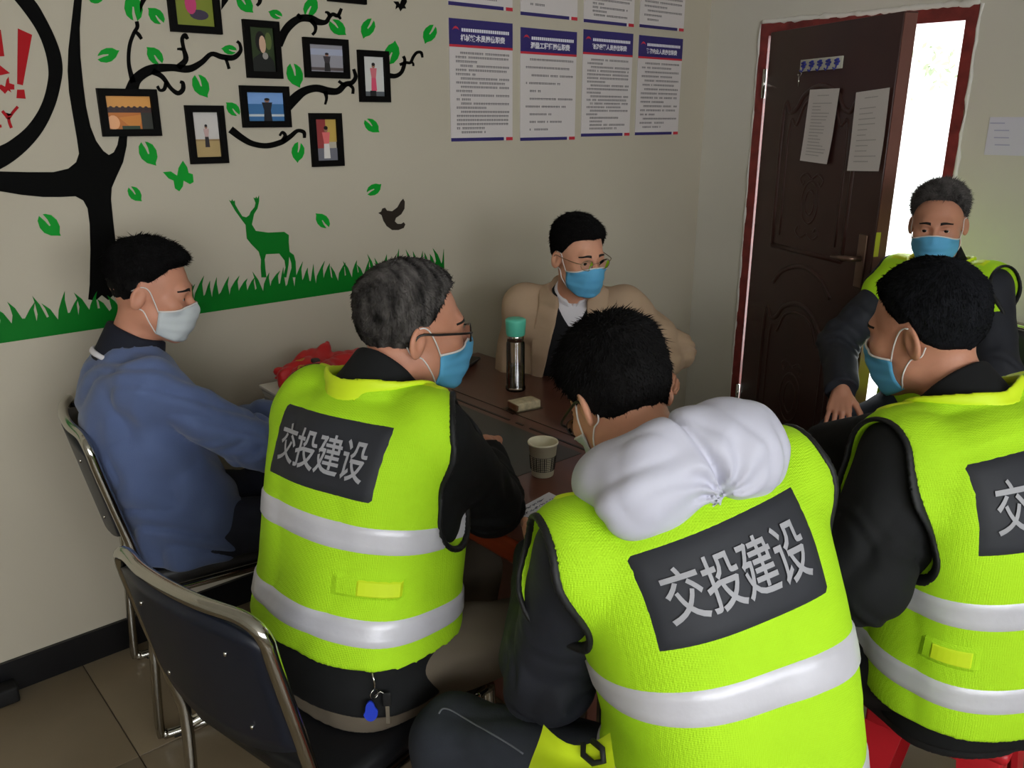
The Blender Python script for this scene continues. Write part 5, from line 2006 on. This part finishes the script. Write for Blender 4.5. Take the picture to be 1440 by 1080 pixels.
# ---- man in the blue-grey sweater
P = Person('man in blue-grey sweater and pale mask seated against the wall sticker',
           dict(px=.70, py=2.143, pz=.54, yaw=-9, l0=-21, l1=-10, l2=5, side=-2, twist=1, neck=18, hyaw=-32, hpitch=10, hroll=-1),
           dict(R=arm_((1.09, 1.95, .80), (-.1, -.3, -1), curl=(25, 30, 20)), L=arm_((1.02, 2.1, .80), (0, .3, -1), dir=(1, -.5, 0))),
           dict(R=leg_((1.0, 1.95, .09), toe=-10), L=leg_((1.02, 2.22, .09), toe=0)), SK1, 1.04, (1.03, 1.06), hs=.95)
P.trousers(M_TNAVY, seed=3, up=-.02)
P.shoes(M_SHOE, -5)
sw = P.top('sweater', M_SWTR, g=.016, ga=.014, below=.14, flare=.012, wr=.008, fr=33, neck=.064, seed=11)
P.collar(M_NAVC, r=.070, h0=-.045, h1=.042, th=.009, tilt=4, open_front=.004, parent=sw)
P.collar(M_SHRT, r=.083, h0=-.034, h1=-.031, th=.005, tilt=4, name='collar_piping', parent=sw)
P.hair(M_HBLK, top=.015, side=.002, fade=.04, front=.006, fringe=-.6, length=.016, seed=2)
P.mask(M_MASKW)

# ---- man with greying hair, glasses and safety vest
P = Person('man with greying hair and dark glasses in safety vest leaning on the table',
           dict(px=.718, py=1.303, pz=.585, yaw=11, l0=7, l1=13, l2=14, side=-1, twist=3, neck=60, hyaw=-20, hpitch=1, hroll=2, shw=.88),
           dict(R=arm_((1.225, 1.50, .825), (.2, -.5, -1), elbow=(1.045, 1.265, .812), dir=(.6, .68, -.2), palm=(0, 0, -1), curl=(30, 40, 25), spread=4, thumb=40), L=arm_((1.17, 1.72, .80), (.1, .8, -.6))),
           dict(R=leg_((1.08, 1.14, .09), toe=0), L=leg_((1.08, 1.45, .09), toe=10)), SK1, 1.04, (1.04, 1.12))
OLD = P
P.trousers(M_TKHK, seed=5, up=.05)
P.shoes(M_SHOE, 5)
jk = P.top('jacket', M_JBLK, g=.020, ga=.020, below=.04, wr=.006, wt=.0015, fr=24, neck=.058, seed=21, cuff=.075, arm_r=(.052, .044, .026), flare=.01)
P.collar(M_JBLK, r=.070, h0=-.05, h1=.05, th=.009, tilt=4, parent=jk)
s0 = P.s_pelvis
P.vest(g=.034, below=-.065, stripes=((s0 + .285, .027), (s0 + .125, .027)), patch=dict(rect=(-.125, .145, s0 + .345, s0 + .485), tilt=.0), wr=.005, seed=31, h=.005, flare=.015, drop=.13, cutf=.065, cut_r=.105,
       tabs=((-42, 44, s0 + .18, s0 + .225, M_HIVIS, .004), (-36, 28, s0 + .183, s0 + .222, M_HIV2, .006)))
P.hair(M_HGRY, line=[-.07, -.07, -.055, -.03, .012, .016, .034, .07, .088, .09], top=.014, side=.005, length=.010, seed=4, stand=.25)
P.mask(M_MASKB)
P.glasses(mat('dark_spectacle_frame', srgb(30, 24, 22), 0.35), r=.0017)

# ---- man in the beige blazer
P = Person('man in beige blazer, white shirt and thin glasses seated in the corner',
           dict(px=2.071, py=2.017, pz=.539, yaw=221, l0=1, l1=14, l2=24, side=1, twist=0, neck=32, hyaw=258, hpitch=5, hroll=1.5),
           dict(R=arm_((2.0, 1.93, .66), (-.4, .9, .1)), L=arm_((2.10, 1.70, .79), (.8, -.1, -.6), dir=(-.1, -1, .25), palm=(-.6, 0, -.6), curl=(30, 35, 20), thumb=45)),
           dict(R=leg_((1.78, 1.95, .09), toe=220), L=leg_((1.95, 1.72, .09), toe=220)), SK3, 1.04, hs=.95)
P.trousers(M_TBLK, seed=7)
P.shoes(M_SHOE, 220)


def vee(bot, slope, half=0.0):
    """front opening: an upward-widening wedge from height bot (distance along the spine)"""
    return lambda Pq, u, v, s: np.maximum((np.abs(u) - half - np.clip(s - bot, -1, .5) * slope) * .8, -v)


sp = P.s_pelvis
P.top('shirt', M_SHRT, g=.006, ga=.002, below=.05, wr=.001, neck=.056, h=.006, front=None, cuff=-.01, arm_r=(.05, .042, .032))
P.top('sweater', M_KNIT, g=.012, ga=.006, below=.06, wr=.002, neck=.058, h=.006, front=vee(sp + .44, .7), cuff=.02, arm_r=(.05, .042, .032))
bz = P.top('blazer', M_BEIG, g=.026, ga=.02, below=.1, wr=.006, fr=24, neck=.066, h=.0055, seed=41, front=vee(sp + .40, -.22, .072), cuff=.03)


def lapel_fn(Pq):
    d, u, v, s = P.torso.ev(Pq, .033)
    d = smin(d, P.yoke(Pq, .033), .04) + .004 * wrinkle(Pq, 22, 41)
    au = np.abs(u)
    hf = .072 - np.clip(s - (sp + .40), -1, .5) * .22
    wid = .018 + .05 * np.clip((s - sp - .12) / .3, 0, 1)
    d = np.maximum(d, np.maximum(hf - au, au - hf - wid) * .8)
    d = np.maximum(d, np.maximum(-v + .0, sp + .12 - s))
    return np.maximum(d, -P.neckcut(Pq, .068))


lo, hi = P.bounds(['torso'], .1)
for sg in (1, -1):
    V, Q = nets(lambda Pq: np.maximum(lapel_fn(Pq), -sg * ((Pq - P.sk['S'][2].astype(f32)) @ P.sk['T'][:, 0].astype(f32))), lo, hi, .005)
    mesh_np('lapel', relax(V, Q, 1, .3), Q, bz, M_BEIG)
P.collar(M_SHRT, r=.064, h0=-.035, h1=.022, th=.006, tilt=4, open_front=.008, name='shirt_collar', flare=.25)
P.collar(M_BEIG, r=.076, h0=-.045, h1=.008, th=.008, tilt=2, open_front=.045, name='lapel_collar', parent=bz)
P.hair(M_HBLK, top=.016, side=.006, front=.004, fringe=-.4, length=.014, seed=6)
P.mask(M_MASKB)
P.glasses(mat('thin_gold_frame', srgb(130, 110, 84), 0.3, 0.8), r=.0009, half=True)

# ---- man with the white hood, writing
P = Person('man with white hood and black sleeves in safety vest bending over his notes',
           dict(px=.957, py=.573, pz=.591, yaw=64, l0=2, l1=16, l2=22.6, side=-13.5, twist=-2, neck=51, hyaw=77, hpitch=39, hroll=-3),
           dict(R=arm_((1.22, 1.02, .80), (.5, -.3, -.8)), L=arm_((.985, 1.03, .80), (-.5, -.3, -.9), elbow=(.83, .85, .72))),
           dict(R=leg_((1.16, .92, .09), toe=70), L=leg_((.72, .98, .09), toe=95, knee=(.735, 1.0, .54))), SK3, 1.04, hs=.93, seat=.47)
WHT = P
jn = P.trousers(M_JEAN, seed=9, h=.007)
jb = BVHTree.FromPolygons([v.co + root_loc(jn) for v in jn.data.vertices], [p.vertices[:] for p in jn.data.polygons])
pts = []
for px_, py_ in ((617, 1004), (622, 997), (632, 998), (650, 1008), (670, 1020), (695, 1034), (720, 1049), (736, 1060)):
    h_ = jb.ray_cast(Vector((0, 0, CAMH)), Vector(ray(px_, py_)).normalized())
    if h_[0] is not None:
        pts.append(h_[0] + h_[1] * .0005)
if len(pts) > 3:
    MB().tube([tuple(p) for p in spline([tuple(p) for p in pts], 3)], .0016, 5).build('seam', mat('seam_thread', srgb(96, 98, 104), .8), jn, world=True)
P.shoes(M_SHOE, 80)
jk = P.top('jacket', M_JNAVY, g=.012, ga=.018, below=.1, wr=.006, wt=.0015, fr=22, neck=.06, seed=51, arm_r=(.050, .056, .044), h=.0055)
s0 = P.s_pelvis
P.vest(g=.030, below=.12, stripes=((s0 + .25, .027), (s0 + .085, .027)), patch=dict(rect=(-.14, .13, s0 + .325, s0 + .465), tilt=.01), wr=.005, seed=61, h=.0045, flare=.02, drop=.09)
S, T = P.sk['S'], P.sk['T']


def hood_fn(Pq):
    q = ((Pq - S[3].astype(f32)) @ T.astype(f32)).astype(f32) / f32(.92)
    # puffy ring around the neck, tilted, with a heavy bag hanging behind
    w = q.copy()
    w[:, 2] = w[:, 2] - .03 + w[:, 1] * .1
    rr = np.sqrt((w[:, 0] / 1.08) ** 2 + (w[:, 1] - .0) ** 2)
    d = np.sqrt((rr - .098) ** 2 + (w[:, 2] * .95) ** 2) - (.05 + .012 * np.clip(-w[:, 1] / .1, -1, 1))
    d = smin(d, ell(q, (-.075, -.105, .0), (.085, .055, .06)), .03)
    d = smin(d, ell(q, (.07, -.11, .012), (.085, .055, .07)), .03)
    d = np.maximum(d, -ell(q, (0, .10, .10), (.07, .12, .12)))
    ang = np.arctan2(q[:, 2] + .03, q[:, 0] - .012)
    r = np.sqrt((q[:, 2] + .03) ** 2 + (q[:, 0] - .012) ** 2)
    back = sstep(-q[:, 1], .05, .1)
    d = d + back * .006 * np.sin(ang * 9 + 1.2 * np.sin(r * 60)) * np.exp(-(r / .07) ** 2)
    d = d + back * .011 * np.exp(-((q[:, 0] - .012 + .25 * (q[:, 2])) / .007) ** 2)
    return d + .0045 * wrinkle(Pq, 26, 71) + back * .003 * wrinkle(Pq, 55, 72)


c = S[3]
V, Q = nets(hood_fn, c - .25, c + .25, .0045)
mesh_np('hood', relax(V, Q, 1, .4), Q, jk, M_HOOD)
# loose front corner of the open vest lying on the thigh, with its dark binding
fc = [at_d(*q) for q in ((738, 1100, 1.17), (764, 1019, 1.20), (858, 1030, 1.13), (868, 1105, 1.08))]
n = 9
Vs, Fs = [], []
for k in range(2):
    for i in range(n):
        for j in range(n):
            a, b_ = i / (n - 1), j / (n - 1)
            p = (fc[0] * (1 - a) + fc[3] * a) * (1 - b_) + (fc[1] * (1 - a) + fc[2] * a) * b_
            p = p + np.array([-.5, -.4, .6]) * (.014 * math.sin(a * 5) + .010 * math.sin(b_ * 6 + a * 3)) - np.array([0, 0, .03]) * (math.sin(a * PI) * b_)
            Vs.append(p - k * np.array([-.003, -.003, .003]))
for k in range(2):
    for i in range(n - 1):
        for j in range(n - 1):
            a = k * n * n + i * n + j
            q = (a, a + n, a + n + 1, a + 1)
            Fs.append(q if k == 0 else q[::-1])
vest_o = [o for o in P.root.children if o.name.startswith('safety_vest')][0]
mesh_np('vest_front_corner', Vs, Fs, vest_o, M_HIV2)
MB().tube([Vs[5 * n + 8] + np.array([0, 0, .004]), Vs[5 * n + 6] + np.array([-.004, -.004, .006]), Vs[6 * n + 4] + np.array([-.004, -.004, .006]), Vs[7 * n + 4] + np.array([-.004, -.004, .006]), Vs[7 * n + 6] + np.array([-.004, -.004, .006]), Vs[6 * n + 8] + np.array([0, 0, .004])], .0045, 6).build('front_binding', M_PIPE, vest_o, world=True)
P.hair(M_HBLK, top=.02, side=.009, length=.018, seed=8, stand=.4, n=6000, line=[-.085, -.08, -.062, -.035, .0, .005, .03, .06, .072, .075])
P.mask(M_MASKW)
P.glasses(mat('dark_spectacle_frame', (0, 0, 0)), r=.0016)

# ---- man with the dark collar at the right
P = Person('man with short black hair and dark jacket collar in safety vest on a stool',
           dict(px=1.595, py=.462, pz=.59, yaw=63, l0=-2, l1=5, l2=27, side=-5, twist=6, neck=39, hyaw=88, hpitch=11, hroll=-5),
           dict(R=arm_((1.88, .97, .80), (.5, -.3, -.7)), L=arm_((1.34, .83, .77), (-.35, -.3, -1), elbow=(1.32, .575, .83))),
           dict(R=leg_((1.78, .95, .09), toe=85), L=leg_((1.42, .93, .09), toe=100)), SK2, 1.04, (1.08, 1.1), seat=.47)
P.trousers(M_TBLK, seed=13)
P.shoes(M_SHOE, 90)
jk = P.top('jacket', M_JBLK, g=.018, ga=.022, below=.09, wr=.005, wt=.0015, fr=20, neck=.058, seed=71, arm_r=(.054, .052, .04), h=.006)
P.collar(M_JBLK, r=.072, h0=-.05, h1=.045, th=.009, tilt=6, parent=jk)
s0 = P.s_pelvis
P.vest(g=.034, below=.03, stripes=((s0 + .2, .027), (s0 + .05, .027)), patch=dict(rect=(-.16, .12, s0 + .295, s0 + .435)), wr=.004, seed=81, h=.005, flare=.012, cut_r=.078,
       tabs=((-146, 30, s0 + .10, s0 + .15, M_HIVIS, .004), (-145, 22, s0 + .105, s0 + .145, M_HIV2, .006)))
P.hair(M_HDRK, top=.013, side=.005, length=.008, seed=9, stand=.15, fade=.035, line=[-.06, -.058, -.045, -.02, .02, .012, .03, .055, .07, .072])
P.mask(M_MASKB, slip=.004)

# ---- man by the door
P = Person('man in safety vest over navy jacket sitting before the open doorway',
           dict(px=3.024, py=1.14, pz=.592, yaw=165, l0=-1, l1=8, l2=11, side=4, twist=0, neck=22, hyaw=199, hpitch=5, hroll=2),
           dict(R=arm_((2.69, 1.33, .695), (.3, .8, -.3), dir=(-.62, -.3, -.62), palm=(.5, .1, -.7), curl=(12, 22, 14), spread=8, thumb=35), L=arm_((2.62, 1.02, .68), (.2, -.9, -.4))),
           dict(R=leg_((2.56, 1.33, .09), toe=165, knee=(2.66, 1.31, .53)), L=leg_((2.52, 1.08, .09), toe=160)), SK2, 1.06)
P.trousers(M_TNAVY, seed=15)
P.shoes(M_SHOE, 163)
jk = P.top('jacket', M_JNAVY, g=.018, ga=.022, below=.1, wr=.005, wt=.0015, fr=20, neck=.058, seed=91, h=.0065)
P.collar(M_JBLK, r=.072, h0=-.015, h1=.045, th=.008, tilt=10, open_front=.02, parent=jk)
s0 = P.s_pelvis
P.vest(g=.034, below=.05, stripes=((s0 + .335, .027), (s0 + .12, .027)), wr=.004, seed=95, h=.0055, front=vee(s0 + .28, .3, .004), cut_r=.078, out=.09)
P.hair(M_HDOOR, line=[-.065, -.06, -.05, -.03, .015, .02, .045, .082, .098, .1], top=.017, side=.003, length=.018, seed=10, stand=.75, fringe=-.5)
P.mask(M_MASKB)

# ================================================================== SMALL THINGS THAT NEED THE PEOPLE'S PLACES
# red cloth bundle on the magazines
RC = np.array([STX + .035, STY + .0, TZ + .095])


def bundle(Pq):
    q = Pq - RC.astype(f32)
    d = ell(q, (-.06, -.005, .0), (.10, .085, .045), rotm((0, 0, 1), .3))
    d = smin(d, ell(q, (.075, .02, -.005), (.115, .075, .04), rotm((0, 0, 1), -.2)), .02)
    d = smin(d, cap(q, (-.06, .03, .03), (.03, .05, .062), .02, .008), .03)
    d = smin(d, cap(q, (.03, -.06, -.03), (.13, -.05, -.02), .03, .02), .02)
    d = d + .009 * wrinkle(Pq, 30, 13) + .004 * wrinkle(Pq, 70, 14)
    return np.maximum(d, -(q[:, 2] + .037))


V, Q = nets(bundle, RC - .26, RC + .26, .005)
rb = empty('red_cloth', (RC[0], RC[1], TZ + .058))
tag(rb, 'crumpled red cloth bundle with gold print on the magazine pile', 'cloth')
V = relax(V, Q, 1, .3)
mesh_np('cloth', V, Q, rb, mat('red_satin', srgb(190, 22, 26), 0.5, var=.12, vscale=15, sheen=.1))
bv = BVHTree.FromPolygons([Vector(p) for p in V.tolist()], Q.tolist())
b = MB()
for (x, y) in ((-.12, -.06), (-.02, -.085), (.05, -.06), (-.09, .0), (.12, -.04)):
    for k in range(3):
        pts = []
        for t in range(9):
            a = t / 8 * (4 + k) + k * 2
            pp = RC + np.array([x + .009 * math.cos(a) * (1 + .3 * k), y + .009 * math.sin(a) * (1.2 - .2 * k), .2])
            hit = bv.ray_cast(Vector(pp), Vector((0, 0, -1)), .4)[0]
            if hit:
                pts.append(hit + Vector((0, -.0008, .0012)))
        if len(pts) > 2:
            b.tube(pts, .0012, 5)
b.build('gold_print', mat('gold_print', srgb(206, 160, 60), 0.4, .4), rb, world=True)
hit = bv.ray_cast(Vector(RC + np.array([-.05, -.02, .2])), Vector((0, 0, -1)), .4)[0]
if hit:
    MB().lathe([(.001, -.006), (.014, -.004), (.016, 0), (.012, .006), (.001, .009)], tuple(hit), 12).build('knot_charm', mat('grey_stone', srgb(70, 62, 58), .7, bump=.5, bscale=120), rb, world=True)

# keys on the belt of the grey-haired man
best = None
for ob in OLD.root.children:
    if ob.name.split('.')[0] in ('trousers', 'jacket'):
        me = ob.data
        L = root_loc(ob)
        tr = BVHTree.FromPolygons([v.co + L for v in me.vertices], [p.vertices[:] for p in me.polygons])
        h_ = tr.ray_cast(Vector((0, 0, CAMH)), Vector(ray(524, 962)).normalized())
        if h_[0] is not None and (best is None or h_[3] < best[3]):
            best = h_
kp = np.array(best[0]) + np.array(best[1]) * .012 if best else np.array([.6, 1.15, .52])
kr = empty('key_ring', tuple(kp))
tag(kr, 'key ring with blue fob and key hanging from the belt of the grey-haired man', 'keys')
MB().tube([(.0, 0, .03), (.002, -.004, .01), (0, -.004, -.004)], .0022, 6).build('clip', M_CHROME, kr)
MB().tube([(.008 * math.cos(a), -.004, -.012 + .009 * math.sin(a)) for a in [2 * PI * k / 16 for k in range(16)]], .0012, 6, True).build('ring', M_CHROME, kr)
Rf = Matrix.Rotation(math.radians(-35), 3, 'Z')
b = MB()
pl = [(.0115 * math.sin(t) * (1.15 if math.cos(t) < 0 else .8), -.044 + .021 * math.cos(t)) for t in [2 * PI * k / 20 for k in range(20)]]
b.prism([(-x, z) for x, z in pl][::1], lambda a, z, d: tuple(Rf @ Vector((a - .006, -.006 - d, z))), .004)
b.build('blue_fob', mat('blue_fob_plastic', srgb(36, 62, 190), .35), kr)
kx = CR * .024
b = MB().box((kx[0], kx[1], -.026), (.016, .004, .028), Rf, bev=.002)
b.build('key_head', M_RUB, kr)
b = MB().box((kx[0], kx[1], -.058), (.007, .0025, .04), Rf)
b.build('key_blade', M_CHROME, kr)
MB().tube([(0, -.004, -.016), (kx[0] * .5, kx[1] * .5 - .002, -.008), (kx[0], kx[1], -.016)], .0013, 6).build('key_link', M_CHROME, kr)
